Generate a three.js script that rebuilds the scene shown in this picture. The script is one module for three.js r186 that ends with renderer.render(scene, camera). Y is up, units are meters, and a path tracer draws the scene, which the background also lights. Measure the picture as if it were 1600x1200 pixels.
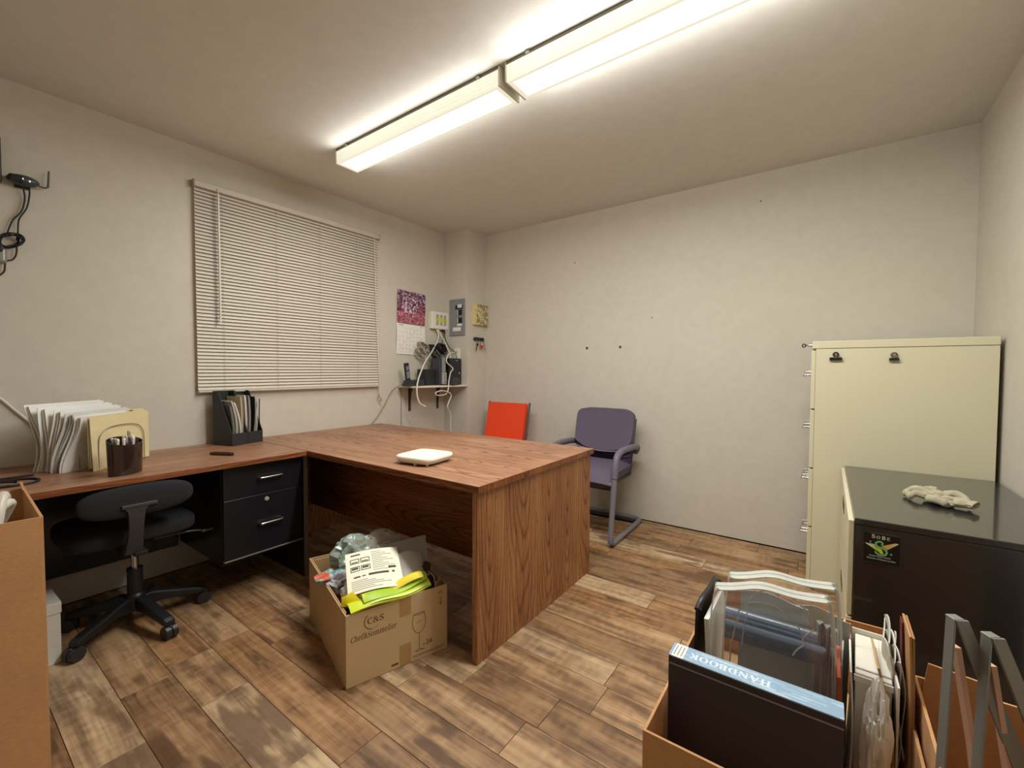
import * as THREE from 'three';
import { RoundedBoxGeometry } from 'three/addons/geometries/RoundedBoxGeometry.js';
import { RectAreaLightUniformsLib } from 'three/addons/lights/RectAreaLightUniformsLib.js';
import { mergeGeometries, toCreasedNormals } from 'three/addons/utils/BufferGeometryUtils.js';

// ---------- camera, light, exposure ----------
const scene = new THREE.Scene();
scene.background = new THREE.Color(0x000000);
const camera = new THREE.PerspectiveCamera(82.88, 1600 / 1200, 0.03, 30);
camera.rotation.order = 'YXZ';
camera.position.set(0, 1.19, 0);
camera.rotation.set(-0.03308, 0.62735, 0.0031);
const renderer = new THREE.WebGLRenderer({ antialias: true });
renderer.toneMapping = THREE.LinearToneMapping;
renderer.toneMappingExposure = 2.8;
renderer.shadowMap.enabled = true;
RectAreaLightUniformsLib.init();
const LAMP = { color: new THREE.Color().setRGB(0.99, 0.995, 0.945), intensity: 24, sideIntensity: 7.5, lensGlow: 0.62, sideGlow: 0.23 };

// ---------- room measures (metres; the camera stands at x 0, z 0) ----------
const XL = -3.08, XR = 0.635, ZB = -3.378, ZF = 1.0, H = 2.515, TOP = 0.73;

// ---------- helpers ----------
const V = (x, y, z) => new THREE.Vector3(x, y, z);
let seed = 7;
const rnd = () => { seed = (seed * 1664525 + 1013904223) >>> 0; return seed / 4294967296; };
const rr = (a, b) => a + (b - a) * rnd();
function h3(x, y, z) { let n = Math.imul(x, 374761393) + Math.imul(y, 668265263) + Math.imul(z, 2147483647 ^ 0x5bd1e995); n = Math.imul(n ^ (n >>> 13), 1274126177); return ((n ^ (n >>> 16)) >>> 0) / 4294967296; }
const sm = (t) => t * t * (3 - 2 * t);
function n3(x, y, z = 0) {
  const i = Math.floor(x), j = Math.floor(y), k = Math.floor(z), u = sm(x - i), v = sm(y - j), w = sm(z - k);
  const L = (a, b, t) => a + (b - a) * t;
  return L(L(L(h3(i, j, k), h3(i + 1, j, k), u), L(h3(i, j + 1, k), h3(i + 1, j + 1, k), u), v),
    L(L(h3(i, j, k + 1), h3(i + 1, j, k + 1), u), L(h3(i, j + 1, k + 1), h3(i + 1, j + 1, k + 1), u), v), w);
}
const fbm = (x, y, z, o = 4) => { let s = 0, a = 0.5, t = 0; for (let i = 0; i < o; i++) { s += a * n3(x, y, z + i * 7.3); t += a; a *= 0.5; x *= 2.03; y *= 2.03; z *= 2.03; } return s / t; };

const used = {};
function numbered(n) { const k = used[n] = (used[n] ?? -1) + 1; return k ? n + '_' + String(k).padStart(3, '0') : n; }
function tag(o, label, category, group) { o.userData = { ...o.userData, label, category }; if (group) o.userData.group = group; return o; }
function thing(name, label, category, pos = [0, 0, 0], ry = 0, group) {
  const g = new THREE.Group(); g.name = numbered(name); g.position.set(...pos); g.rotation.y = ry; scene.add(g);
  return tag(g, label, category, group);
}
function part(parent, name, geo, m, label) {
  const o = new THREE.Mesh(Array.isArray(geo) ? merge(geo) : geo, m); o.name = name; o.castShadow = o.receiveShadow = true;
  if (label) o.userData.label = label; parent.add(o); return o;
}
function solo(name, label, category, geo, m, pos = [0, 0, 0], ry = 0, group) {
  const o = part(scene, numbered(name), geo, m); o.position.set(...pos); o.rotation.y = ry; return tag(o, label, category, group);
}
function struct(name, geo, m, parent = scene) { const o = part(parent, name, geo, m); if (parent === scene) o.userData.kind = 'structure'; return o; }
function merge(list) {
  if (list.length === 1) return list[0];
  return mergeGeometries(list.map((g) => { const q = g.index ? g.toNonIndexed() : g; for (const k of Object.keys(q.attributes)) if (!['position', 'normal', 'uv'].includes(k)) q.deleteAttribute(k); q.clearGroups(); return q; }));
}
function put(g, x = 0, y = 0, z = 0, rx = 0, ry = 0, rz = 0) {
  const e = new THREE.Euler(rx, ry, rz, 'YXZ'); g.applyMatrix4(new THREE.Matrix4().compose(V(x, y, z), new THREE.Quaternion().setFromEuler(e), V(1, 1, 1))); return g;
}
// uv in metres from the dominant normal; grain 'x' | 'y' | 'z' runs along u
function metre(g, grain = 'x', du = 0, dv = 0) {
  const p = g.attributes.position, n = g.attributes.normal, uv = new Float32Array(p.count * 2);
  for (let i = 0; i < p.count; i++) {
    const P = { x: p.getX(i), y: p.getY(i), z: p.getZ(i) }, a = Math.abs(n.getX(i)), b = Math.abs(n.getY(i)), c = Math.abs(n.getZ(i));
    let ax = a >= b && a >= c ? ['y', 'z'] : b >= c ? ['x', 'z'] : ['x', 'y'];
    if (ax[1] === grain) ax = [ax[1], ax[0]];
    uv[2 * i] = P[ax[0]] + du; uv[2 * i + 1] = P[ax[1]] + dv;
  }
  g.setAttribute('uv', new THREE.BufferAttribute(uv, 2)); return g;
}
const box = (w, h, d, x = 0, y = 0, z = 0, rx = 0, ry = 0, rz = 0) => put(new THREE.BoxGeometry(w, h, d), x, y, z, rx, ry, rz);
const rb = (w, h, d, r, x = 0, y = 0, z = 0, rx = 0, ry = 0, rz = 0, s = 2) => put(new RoundedBoxGeometry(w, h, d, s, Math.min(r, w / 2.01, h / 2.01, d / 2.01)), x, y, z, rx, ry, rz);
// box between two corners
const span = (x0, x1, y0, y1, z0, z1, r = 0) => r ? rb(x1 - x0, y1 - y0, z1 - z0, r, (x0 + x1) / 2, (y0 + y1) / 2, (z0 + z1) / 2) : box(x1 - x0, y1 - y0, z1 - z0, (x0 + x1) / 2, (y0 + y1) / 2, (z0 + z1) / 2);
const cyl = (r0, r1, h, x = 0, y = 0, z = 0, rx = 0, ry = 0, rz = 0, n = 24) => put(new THREE.CylinderGeometry(r0, r1, h, n), x, y, z, rx, ry, rz);
const sph = (r, x, y, z, n = 16) => put(new THREE.SphereGeometry(r, n, n * 0.7 | 0), x, y, z);
const tube = (pts, r, closed = false, n = 0, rs = 8) => new THREE.TubeGeometry(new THREE.CatmullRomCurve3(pts.map((p) => V(...p)), closed, 'catmullrom', 0.5), n || Math.max(24, pts.length * 10), r, rs, closed);
function extrude(pts, depth, bevel = 0, holes = []) {
  const s = new THREE.Shape(pts.map((p) => new THREE.Vector2(...p)));
  for (const h of holes) s.holes.push(new THREE.Path(h.map((p) => new THREE.Vector2(...p))));
  return new THREE.ExtrudeGeometry(s, { depth: depth - 2 * bevel, bevelEnabled: bevel > 0, bevelSize: bevel, bevelThickness: bevel, bevelSegments: 2, bevelOffset: -bevel, curveSegments: 12 }).translate(0, 0, bevel);
}
// a closed thin shell about the surface f(u, v) -> [x, y, z]
function slab(f, nu, nv, th) {
  const G = [], pos = [], uv = [], idx = [];
  for (let i = 0; i <= nu; i++) { G.push([]); for (let j = 0; j <= nv; j++) G[i].push(V(...f(i / nu, j / nv))); }
  const N = (i, j) => { const a = G[Math.min(i + 1, nu)][j].clone().sub(G[Math.max(i - 1, 0)][j]), b = G[i][Math.min(j + 1, nv)].clone().sub(G[i][Math.max(j - 1, 0)]); const n = a.cross(b); return n.lengthSq() < 1e-16 ? V(0, 1, 0) : n.normalize(); };
  const vert = (p, n, s, i, j) => { pos.push(p.x + n.x * s, p.y + n.y * s, p.z + n.z * s); uv.push(i / nu, j / nv); return pos.length / 3 - 1; };
  const side = (s) => { const id = []; for (let i = 0; i <= nu; i++) { id.push([]); for (let j = 0; j <= nv; j++) id[i].push(vert(G[i][j], N(i, j), s * th / 2, i, j)); } return id; };
  const a = side(1), b = side(-1);
  for (let i = 0; i < nu; i++) for (let j = 0; j < nv; j++) {
    idx.push(a[i][j], a[i + 1][j], a[i + 1][j + 1], a[i][j], a[i + 1][j + 1], a[i][j + 1]);
    idx.push(b[i][j], b[i + 1][j + 1], b[i + 1][j], b[i][j], b[i][j + 1], b[i + 1][j + 1]);
  }
  const rim = (list) => { const e = list.map(([i, j]) => [vert(G[i][j], N(i, j), th / 2, i, j), vert(G[i][j], N(i, j), -th / 2, i, j)]); for (let k = 0; k + 1 < e.length; k++) idx.push(e[k][0], e[k][1], e[k + 1][1], e[k][0], e[k + 1][1], e[k + 1][0]); };
  const I = [...Array(nu + 1).keys()], J = [...Array(nv + 1).keys()];
  rim(I.map((i) => [i, 0])); rim(J.map((j) => [nu, j])); rim(I.map((i) => [nu - i, nv])); rim(J.map((j) => [0, nv - j]));
  const g = new THREE.BufferGeometry(); g.setAttribute('position', new THREE.Float32BufferAttribute(pos, 3)); g.setAttribute('uv', new THREE.Float32BufferAttribute(uv, 2)); g.setIndex(idx); g.computeVertexNormals(); return g;
}
// a crumpled lump (paper ball, bag) w x h x d resting on y = 0
function lump(w, h, d, s, rough = 0.5, det = 3, crease = true) {
  let g = new THREE.IcosahedronGeometry(1, det * 3); const p = g.attributes.position;
  for (let i = 0; i < p.count; i++) {
    const x = p.getX(i), y = p.getY(i), z = p.getZ(i);
    const q = 1 - rough * (Math.abs(n3(x * 1.9 + s, y * 1.9, z * 1.9) - 0.5) * 2 - 0.4) - rough * 0.45 * (Math.abs(n3(x * 4.1 + s, y * 4.1, z * 4.1 + 3) - 0.5) * 2 - 0.4);
    p.setXYZ(i, x * q, y * q, z * q);
  }
  g.computeBoundingBox(); const b = g.boundingBox, sx = w / (b.max.x - b.min.x), sy = h / (b.max.y - b.min.y), sz = d / (b.max.z - b.min.z);
  g.translate(-(b.min.x + b.max.x) / 2, -b.min.y, -(b.min.z + b.max.z) / 2).scale(sx, sy, sz);
  return crease ? toCreasedNormals(g, 0.5) : (g.computeVertexNormals(), g);
}

// an upholstered pad w x h x d about the origin; lower e is boxier
function cushion(w, h, d, e1, e2) {
  const g = new THREE.SphereGeometry(1, 48, 32), p = g.attributes.position, sp = (v, e) => Math.sign(v) * Math.pow(Math.abs(v), e);
  for (let i = 0; i < p.count; i++) { const y = p.getY(i), r = Math.sqrt(Math.max(0, 1 - y * y)), x = r ? p.getX(i) / r : 0, z = r ? p.getZ(i) / r : 0, R = sp(r, e1); p.setXYZ(i, w / 2 * R * sp(x, e2), h / 2 * sp(y, e1), d / 2 * R * sp(z, e2)); }
  g.computeVertexNormals(); return g;
}

// ---------- procedural textures ----------
function dataTex(w, h, f, srgb = true, rep) {
  const d = new Uint8Array(w * h * 4);
  for (let j = 0; j < h; j++) for (let i = 0; i < w; i++) { const c = f(i / w, j / h, i, j), o = (j * w + i) * 4; d[o] = Math.max(0, Math.min(255, c[0])); d[o + 1] = Math.max(0, Math.min(255, c[1])); d[o + 2] = Math.max(0, Math.min(255, c[2])); d[o + 3] = 255; }
  const t = new THREE.DataTexture(d, w, h); t.magFilter = THREE.LinearFilter; t.minFilter = THREE.LinearMipmapLinearFilter; t.generateMipmaps = true; t.wrapS = t.wrapT = THREE.MirroredRepeatWrapping;
  if (srgb) t.colorSpace = THREE.SRGBColorSpace; if (rep) t.repeat.set(1 / rep[0], 1 / rep[1]); t.needsUpdate = true; return t;
}
function canvasTex(w, h, draw) {
  const c = document.createElement('canvas'); c.width = w; c.height = h; const x = c.getContext('2d'); draw(x, w, h);
  const t = new THREE.CanvasTexture(c); t.colorSpace = THREE.SRGBColorSpace; t.magFilter = THREE.LinearFilter; return t;
}
const mix3 = (a, b, t) => [a[0] + (b[0] - a[0]) * t, a[1] + (b[1] - a[1]) * t, a[2] + (b[2] - a[2]) * t];
const mat = (color, roughness = 0.6, more = {}) => new THREE.MeshStandardMaterial({ color, roughness, ...more });
const phys = (o) => new THREE.MeshPhysicalMaterial(o);

// wall paint: fine roller stipple, faint uneven tone
const stipple = dataTex(512, 512, (u, v) => { const q = 255 * (0.55 * fbm(u * 90, v * 90, 1, 3) + 0.45 * n3(u * 30, v * 30, 5)); return [q, q, q]; }, false, [1, 1]);
const wallTone = dataTex(512, 512, (u, v) => { const q = 248 + 6 * (fbm(u * 5, v * 5, 2, 4) - 0.5) + 8 * (fbm(u * 60, v * 60, 8, 2) - 0.5); return [q, q - 0.5, q - 1.5]; }, true, [2.4, 2.4]);
// laminate with straight and cathedral walnut grain, 1.3 m long x 0.65 m
function laminate(dark, mid, light, s) {
  return dataTex(1024, 512, (u, v) => {
    const X = u * 1.3, Y = v * 0.65, warp = (fbm(X * 2.2, Y * 5, s, 3) - 0.5) * 0.16 + (n3(X * 0.9, Y * 2, s + 4) - 0.5) * 0.2;
    const cell = Math.floor(Y / 0.2166), cy = (cell + 0.5) * 0.2166 + (h3(cell, s, 1) - 0.5) * 0.06, dy = Y + warp * 0.22 - cy, ax = X - 0.4 - 0.9 * h3(cell, s, 2), q0 = 62 * Math.sqrt(dy * dy + ax * ax * 0.012) + (fbm(X * 3, Y * 14, s + 5, 2) - 0.5) * 1.6, ring = Math.abs((q0 % 1 + 1) % 1 - 0.5) * 2;
    const streak = fbm(X * 5, Y * 190, s + 9, 3), pore = n3(X * 26, Y * 420, s + 2), broad = fbm(X * 1.4, Y * 9, s + 17, 2);
    let t = 0.44 * streak + 0.28 * broad + 0.28 * (1 - Math.pow(ring, 4.0));
    t = Math.max(0, Math.min(1, 0.5 + (t - 0.52) * 1.7)); let c = t < 0.5 ? mix3(dark, mid, t * 2) : mix3(mid, light, t * 2 - 1);
    if (pore > 0.73) c = mix3(c, dark, (pore - 0.73) * 2.4);
    return c;
  }, true, [1.3, 0.65]);
}
const lamTop = laminate([88, 56, 41], [146, 102, 76], [190, 146, 114], 3);
const lamSide = laminate([86, 48, 27], [142, 92, 57], [180, 130, 86], 11);
// floor boards, 1.4 m x 0.35 m of worn oak print
function oak(s, worn) {
  return dataTex(1024, 256, (u, v) => {
    const X = u * 1.4, Y = v * 0.35, warp = (fbm(X * 2, Y * 7, s, 3) - 0.5) * 0.05;
    const a = fbm(X * 2.6, (Y + warp) * 46, s + 3, 4), b = fbm(X * 9, (Y + warp) * 170, s + 8, 3), k = fbm(X * 5, Y * 16, s + 21, 3), saw = n3(X * 60, Y * 30, s + 5);
    let t = 0.55 * a + 0.3 * b + 0.15 * saw;
    let c = t < 0.5 ? mix3([114, 93, 73], [170, 143, 113], Math.max(0, (t - 0.22) / 0.28)) : mix3([170, 143, 113], [210, 185, 153], (t - 0.5) / 0.26);
    if (k > 0.56) c = mix3(c, [104, 82, 64], Math.min(0.7, (k - 0.56) * 4.0 * worn));
    if (k < 0.38) c = mix3(c, [208, 184, 150], Math.min(0.5, (0.38 - k) * 3.5));
    return c;
  }, true, [1.4, 0.35]);
}
const oaks = [oak(2, 0.7), oak(31, 1.1), oak(57, 1.5)];
const kraftTex = dataTex(256, 256, (u, v) => { const f = fbm(u * 60, v * 200, 3, 3) - 0.5, q = fbm(u * 4, v * 4, 7, 3) - 0.5; return [238 + 26 * f + 22 * q, 236 + 26 * f + 22 * q, 234 + 26 * f + 20 * q]; }, true, [0.5, 0.5]);
const clothBump = dataTex(256, 256, (u, v) => { const q = 127 + 60 * Math.sin(u * 256 * 0.8) * Math.sin(v * 256 * 0.8) + 60 * (n3(u * 128, v * 128) - 0.5); return [q, q, q]; }, false, [0.12, 0.12]);
const paperTone = dataTex(256, 256, (u, v) => { const q = 250 - 18 * fbm(u * 5, v * 5, 3, 3); return [q, q, q]; });

// ---------- materials ----------
const wallPaint = mat(0xd2cbbe, 0.82, { map: wallTone, bumpMap: stipple, bumpScale: 0.0006 });
const ceilPaint = mat(0xe0ddd6, 0.9, { map: wallTone, bumpMap: stipple, bumpScale: 0.0004 });
const woodTop = mat(0xffffff, 0.42, { map: lamTop }), woodSide = mat(0xffffff, 0.5, { map: lamSide });
const oakMats = []; for (const t of oaks) for (const c of [0xfffaf2, 0xecdccb, 0xd2c0ae, 0xdfc6ac]) oakMats.push(mat(c, 0.5, { map: t }));
const darkGap = mat(0x241b14, 0.9);
const blackLam = mat(0x1c1c21, 0.3), blackPlastic = mat(0x17171a, 0.45), blackMatte = mat(0x121214, 0.75), blackSoft = mat(0x242329, 0.95, { bumpMap: clothBump, bumpScale: 0.0008 });
const dkGrey = mat(0x2b302e, 0.5), midGrey = mat(0x77787a, 0.5), chrome = mat(0xd8d8d8, 0.22, { metalness: 1 }), steel = mat(0x9a978f, 0.42, { metalness: 0.9 });
const whitePlastic = mat(0xf0ead8, 0.45), whitePaper = mat(0xf3f0e8, 0.85, { map: paperTone }), greyPaper = mat(0xb9b4ab, 0.9, { map: paperTone }), kraft = mat(0xc8ab82, 0.9, { map: kraftTex }), kraftOrange = mat(0xcf9c6c, 0.9, { map: kraftTex }), kraftIn = mat(0xc8a273, 0.92, { map: kraftTex });
const manila = mat(0xe8d8a8, 0.85, { map: paperTone }), whiteCable = mat(0xdcd6c6, 0.55), greyCable = mat(0x8d877b, 0.6), blackCable = mat(0x19191b, 0.55);
const clear = phys({ color: 0xf2f4f2, roughness: 0.08, transmission: 1, thickness: 0, ior: 1.45 });
const cloudy = phys({ color: 0xd9dcdb, roughness: 0.28, transmission: 0.85, thickness: 0, ior: 1.45 });

// ---------- the room ----------
{
  const T = 0.12, floor = new THREE.Group(); floor.name = 'floor'; floor.userData.kind = 'structure'; scene.add(floor);
  part(floor, 'underlay', span(XL - T, XR + T, -0.12, -0.004, ZB - T, ZF + T), darkGap);
  const row = 0.156;
  for (let z = ZB + 0.004, k = 0; z < ZF; z += row, k++) {
    let x = XL - rr(0, 0.5); const d = Math.min(row, ZF - z);
    while (x < XR) {
      const L = Math.min([0.34, 0.48, 0.62, 0.8, 0.95][Math.floor(rnd() * 5)], 9), a = Math.max(x, XL), b = Math.min(x + L, XR);
      if (b - a > 0.02) {
        const g = metre(rb(b - a - 0.0016, 0.006, d - 0.0016, 0.0012, (a + b) / 2, -0.003, z + d / 2, 0, 0, 0, 1), 'x', rr(0, 9), rr(0, 9));
        part(floor, 'floor_plank', g, oakMats[Math.floor(rnd() * oakMats.length)]);
      }
      x += L;
    }
  }
  const w = (name, ...a) => struct(name, metre(span(...a), 'y'), wallPaint);
  w('wall_left', XL - T, XL, 0.004, H, ZB - T, ZF + T);
  w('wall_back', XL, XR, 0.007, H, ZB - T, ZB);
  w('wall_right', XR, XR + T, 0.004, H, ZB - T, ZF + T);
  w('wall_front', XL, XR, 0.004, H, ZF, ZF + T);
  w('wall_corner_column', XL, -2.775, 0.004, H, ZB, -3.1);
  struct('ceiling', metre(span(XL - T, XR + T, H, H + 0.12, ZB - T, ZF + T), 'x'), ceilPaint);
}

// ---------- fluorescent wraparound fixtures ----------
const lensSide = mat(0xe9e8d8, 0.5, { emissive: new THREE.Color(0xf2f1dc), emissiveIntensity: LAMP.sideGlow });
const lensFace = mat(0xffffff, 0.4, { emissive: new THREE.Color(0xfffdf2), emissiveIntensity: LAMP.lensGlow });
const whiteEnamel = mat(0xe6e2d2, 0.4);
function fixture(x0, x1, label, power) {
  const zc = -1.61, L = x1 - x0, t = thing('fluorescent_ceiling_light', label, 'ceiling light', [(x0 + x1) / 2, H, zc], 0);
  part(t, 'housing', [span(-L / 2 + 0.01, L / 2 - 0.01, -0.022, 0, -0.062, 0.062, 0.003), span(-L / 2 + 0.01, L / 2 - 0.01, -0.028, -0.022, -0.07, 0.07)], whiteEnamel);
  part(t, 'lens_frame', [span(-L / 2 + 0.006, L / 2 - 0.006, -0.013, -0.005, 0.066, 0.077), span(-L / 2 + 0.006, L / 2 - 0.006, -0.013, -0.005, -0.077, -0.066)], mat(0x77736a, 0.5));
  // prismatic lens: ribbed sides and a bright bottom face
  const ribs = (s) => { const p = []; for (let i = 0; i <= 8; i++) p.push([s * (0.0745 - 0.0035 * i / 8 + (i % 2 ? 0.0012 : 0)), -0.014 - 0.068 * i / 8]); for (let i = 8; i >= 0; i--) p.push([s * (0.071 - 0.0035 * i / 8), -0.014 - 0.068 * i / 8]); return put(extrude(s > 0 ? p : p.reverse(), L - 0.016), -L / 2 + 0.008, 0, 0, 0, Math.PI / 2, 0); };
  part(t, 'lens_side', ribs(1), lensSide); part(t, 'lens_side', ribs(-1), lensSide);
  part(t, 'lens_bottom', span(-L / 2 + 0.03, L / 2 - 0.03, -0.087, -0.082, -0.056, 0.056, 0.002), lensFace);
  part(t, 'lens_rim', [span(-L / 2 + 0.008, L / 2 - 0.008, -0.0865, -0.0815, 0.0565, 0.0715), span(-L / 2 + 0.008, L / 2 - 0.008, -0.0865, -0.0815, -0.0715, -0.0565), span(-L / 2 + 0.008, -L / 2 + 0.0295, -0.0865, -0.0815, -0.056, 0.056), span(L / 2 - 0.0295, L / 2 - 0.008, -0.0865, -0.0815, -0.056, 0.056)], lensSide);
  for (const s of [-1, 1]) { const c = part(t, 'end_cap', span(-0.004, 0.004, -0.088, -0.002, -0.077, 0.077, 0.002), whiteEnamel); c.position.x = s * (L / 2 - 0.004); }
  part(t, 'latch', [rb(0.02, 0.008, 0.012, 0.002, -L / 2 + 0.12, -0.01, 0.079), rb(0.02, 0.008, 0.012, 0.002, L / 2 - 0.12, -0.01, 0.079)], steel);
  const l = new THREE.RectAreaLight(LAMP.color, LAMP.intensity * power, L - 0.06, 0.112); l.name = 'tube_light'; l.position.set((x0 + x1) / 2, H - 0.0885, zc); l.rotation.x = -Math.PI / 2; scene.add(l);
  for (const q of [-1, 1]) { const e = new THREE.RectAreaLight(LAMP.color, LAMP.sideIntensity * power, L - 0.04, 0.036); e.name = 'tube_light'; e.position.set((x0 + x1) / 2, H - 0.065, zc + q * 0.0775); e.rotation.y = q > 0 ? Math.PI : 0; scene.add(e); }
}
fixture(-2.435, -1.185, 'long white fluorescent ceiling light whose ribbed lens ends above the window blind', 0.68);
fixture(-1.155, 0.095, 'second white fluorescent ceiling light continuing the row towards the filing cabinet wall', 1.42);

// ---------- venetian blind ----------
{
  const z0 = -2.305, z1 = -1.005, yT = 2.303, yB = 1.045, X = XL + 0.022;
  const slatM = mat(0xd6ccbe, 0.55), railM = mat(0xc9bfb1, 0.55), W = z1 - z0;
  const t = thing('venetian_blind', 'closed cream horizontal slat blind covering the window above the desks', 'blind', [X, yB, (z0 + z1) / 2]);
  part(t, 'headrail', rb(0.034, 0.034, W + 0.006, 0.003, 0.004, yT - yB - 0.017, 0), railM);
  for (const s of [-1, 1]) part(t, 'mounting_bracket', [rb(0.044, 0.044, 0.003, 0.001, 0, yT - yB - 0.017, s * (W / 2 + 0.0055)), rb(0.03, 0.003, 0.03, 0.001, -0.004, yT - yB + 0.004, s * (W / 2 - 0.01))], mat(0xa99c88, 0.5));
  const n = 57, y0 = 0.026, y1 = yT - yB - 0.046, w = 0.0252, cs = [];
  for (let i = 0; i <= 8; i++) { const a = (i / 8 - 0.5); cs.push([a * w, 0.0022 * (1 - 4 * a * a)]); } for (let i = 8; i >= 0; i--) { const a = (i / 8 - 0.5); cs.push([a * w, 0.0022 * (1 - 4 * a * a) - 0.0006]); }
  const sg = put(extrude(cs.reverse(), W), 0, 0, -W / 2); sg.rotateZ(-0.93);   // closed, room edge down
  for (let i = 0; i < n; i++) { const s = part(t, 'slat', sg, slatM); s.position.y = y0 + (y1 - y0) * i / (n - 1); s.rotation.z = rr(-0.04, 0.04); s.rotation.x = rr(-0.0007, 0.0007); }
  part(t, 'bottom_rail', rb(0.026, 0.014, W, 0.004, 0.002, 0.006, 0), railM);
  for (const q of [0.11, 0.36, 0.6, 0.84]) part(t, 'ladder_cord', [tube([[0.0135, 0.012, W / 2 - W * q], [0.0135, y1, W / 2 - W * q]], 0.0008, false, 2, 5), tube([[-0.012, 0.012, W / 2 - W * q], [-0.012, y1, W / 2 - W * q]], 0.0008, false, 2, 5), cyl(0.005, 0.005, 0.004, 0.004, -0.002, W / 2 - W * q)], mat(0xb9ab94, 0.8));
  const wd = part(t, 'tilt_wand', [cyl(0.0065, 0.0065, 0.76, 0.034, y1 - 0.385, W / 2 - 0.115, 0, 0, 0, 6), tube([[0.012, y1 + 0.025, W / 2 - 0.115], [0.03, y1 + 0.02, W / 2 - 0.115], [0.034, y1 - 0.01, W / 2 - 0.115]], 0.0025)], mat(0xdcd8cc, 0.3));
  part(wd, 'wand_tip', cyl(0.006, 0.006, 0.02, 0.034, y1 - 0.77, W / 2 - 0.115), whitePlastic);
  const pc = part(t, 'pull_cord', [tube([[0.026, y1 + 0.02, -W / 2 + 0.055], [0.027, y1 * 0.5, -W / 2 + 0.04], [0.024, 0.02, -W / 2 + 0.012], [0.014, -0.07, -W / 2 + 0.01]], 0.0016), tube([[0.024, y1 + 0.02, -W / 2 + 0.05], [0.025, y1 * 0.5, -W / 2 + 0.034], [0.022, 0.02, -W / 2 + 0.006], [0.012, -0.1, -W / 2 - 0.012]], 0.0016)], mat(0xddd3bf, 0.8));
  for (const [y, z] of [[-0.08, 0.01], [-0.11, -0.012]]) part(pc, 'tassel', cyl(0.0035, 0.007, 0.03, 0.013, y, -W / 2 + z), mat(0x8b7f6b, 0.5));
}

// ---------- executive desk ----------
{
  const t = thing('executive_desk', 'large walnut laminate desk with a solid end panel standing in the room', 'desk');
  const M = (g, gr) => metre(g, gr);
  part(t, 'desktop', M(span(XL + 0.006, -1.1, TOP - 0.03, TOP, -2.335, -1.295, 0.0022), 'x'), woodTop);
  part(t, 'edge_band', M([span(XL + 0.008, -1.1, TOP - 0.0295, TOP - 0.0012, -1.2955, -1.2938, 0.0006), span(-1.1008, -1.0985, TOP - 0.0295, TOP - 0.0012, -2.334, -1.2945, 0.0006)].reduce((a, b) => merge([a, b])), 'x'), mat(0xd9c2b0, 0.45, { map: lamSide }));
  part(t, 'end_panel', M(span(-1.14, -1.113, 0, TOP - 0.0305, -2.318, -1.303, 0.0015), 'y'), woodSide);
  part(t, 'end_panel', M(span(XL + 0.012, XL + 0.038, 0, TOP - 0.0305, -2.318, -1.33, 0.0015), 'y'), woodSide);
  part(t, 'modesty_panel', M(span(XL + 0.04, -1.142, 0.205, TOP - 0.031, -1.712, -1.694), 'x'), mat(0xf4dccb, 0.45, { map: lamSide }), 'reddish brown panel under the desktop');
}

// ---------- desk return with drawer pedestal ----------
{
  const t = thing('desk_return', 'low walnut topped return desk with black drawers below the window', 'desk');
  const x1 = -2.362, z1 = 0.22, z0 = -1.2925;
  part(t, 'desktop', metre(span(XL + 0.006, x1, TOP - 0.028, TOP - 0.001, z0, z1, 0.002), 'z'), woodTop);
  part(t, 'edge_band', metre(span(x1 - 0.0005, x1 + 0.0015, TOP - 0.027, TOP - 0.002, z0, z1, 0.0006), 'z'), mat(0xe4c4b0, 0.45, { map: lamSide }));
  part(t, 'modesty_panel', span(XL + 0.03, XL + 0.048, 0.165, TOP - 0.029, -0.885, z1 - 0.03), blackLam);
  part(t, 'end_panel', span(XL + 0.02, x1 - 0.03, 0, TOP - 0.029, z1 - 0.028, z1 - 0.002, 0.001), blackLam);
  const ep = part(t, 'end_panel', span(XL + 0.02, -2.4, 0, TOP - 0.029, -1.316, -1.291, 0.001), blackLam);
  part(ep, 'edge_strip', span(-2.3995, -2.3965, 0.001, TOP - 0.03, -1.3155, -1.2915), mat(0x6e675f, 0.45));
  part(t, 'pedestal', span(-3.0, -2.424, 0.2, TOP - 0.029, -1.289, -0.884, 0.001), blackLam);
  const handle = (y) => { const g = tube([[-2.402, y, -1.168], [-2.385, y, -1.166], [-2.379, y, -1.155], [-2.379, y, -1.065], [-2.385, y, -1.054], [-2.402, y, -1.052]], 0.0055, false, 40); return g; };
  const d1 = part(t, 'drawer', span(-2.424, -2.404, 0.5322, 0.697, -1.286, -0.888, 0.0025), blackLam); part(d1, 'handle', handle(0.62), chrome, 'chrome bar handle');
  const d2 = part(t, 'drawer', span(-2.424, -2.404, 0.228, 0.53, -1.286, -0.888, 0.0025), blackLam); part(d2, 'handle', handle(0.378), chrome, 'chrome bar handle');
  part(d2, 'bottom_trim', span(-2.4245, -2.4015, 0.2215, 0.2265, -1.286, -0.888), mat(0x8a8780, 0.35));
  part(d2, 'lock', [cyl(0.011, 0.011, 0.006, -2.402, 0.5, -1.092, 0, 0, Math.PI / 2), cyl(0.007, 0.007, 0.004, -2.398, 0.5, -1.092, 0, 0, Math.PI / 2), rb(0.002, 0.008, 0.002, 0.0005, -2.3955, 0.5, -1.092)], mat(0xd4d2cc, 0.35, { metalness: 0.4 }), 'round chrome lock');
}

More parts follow.
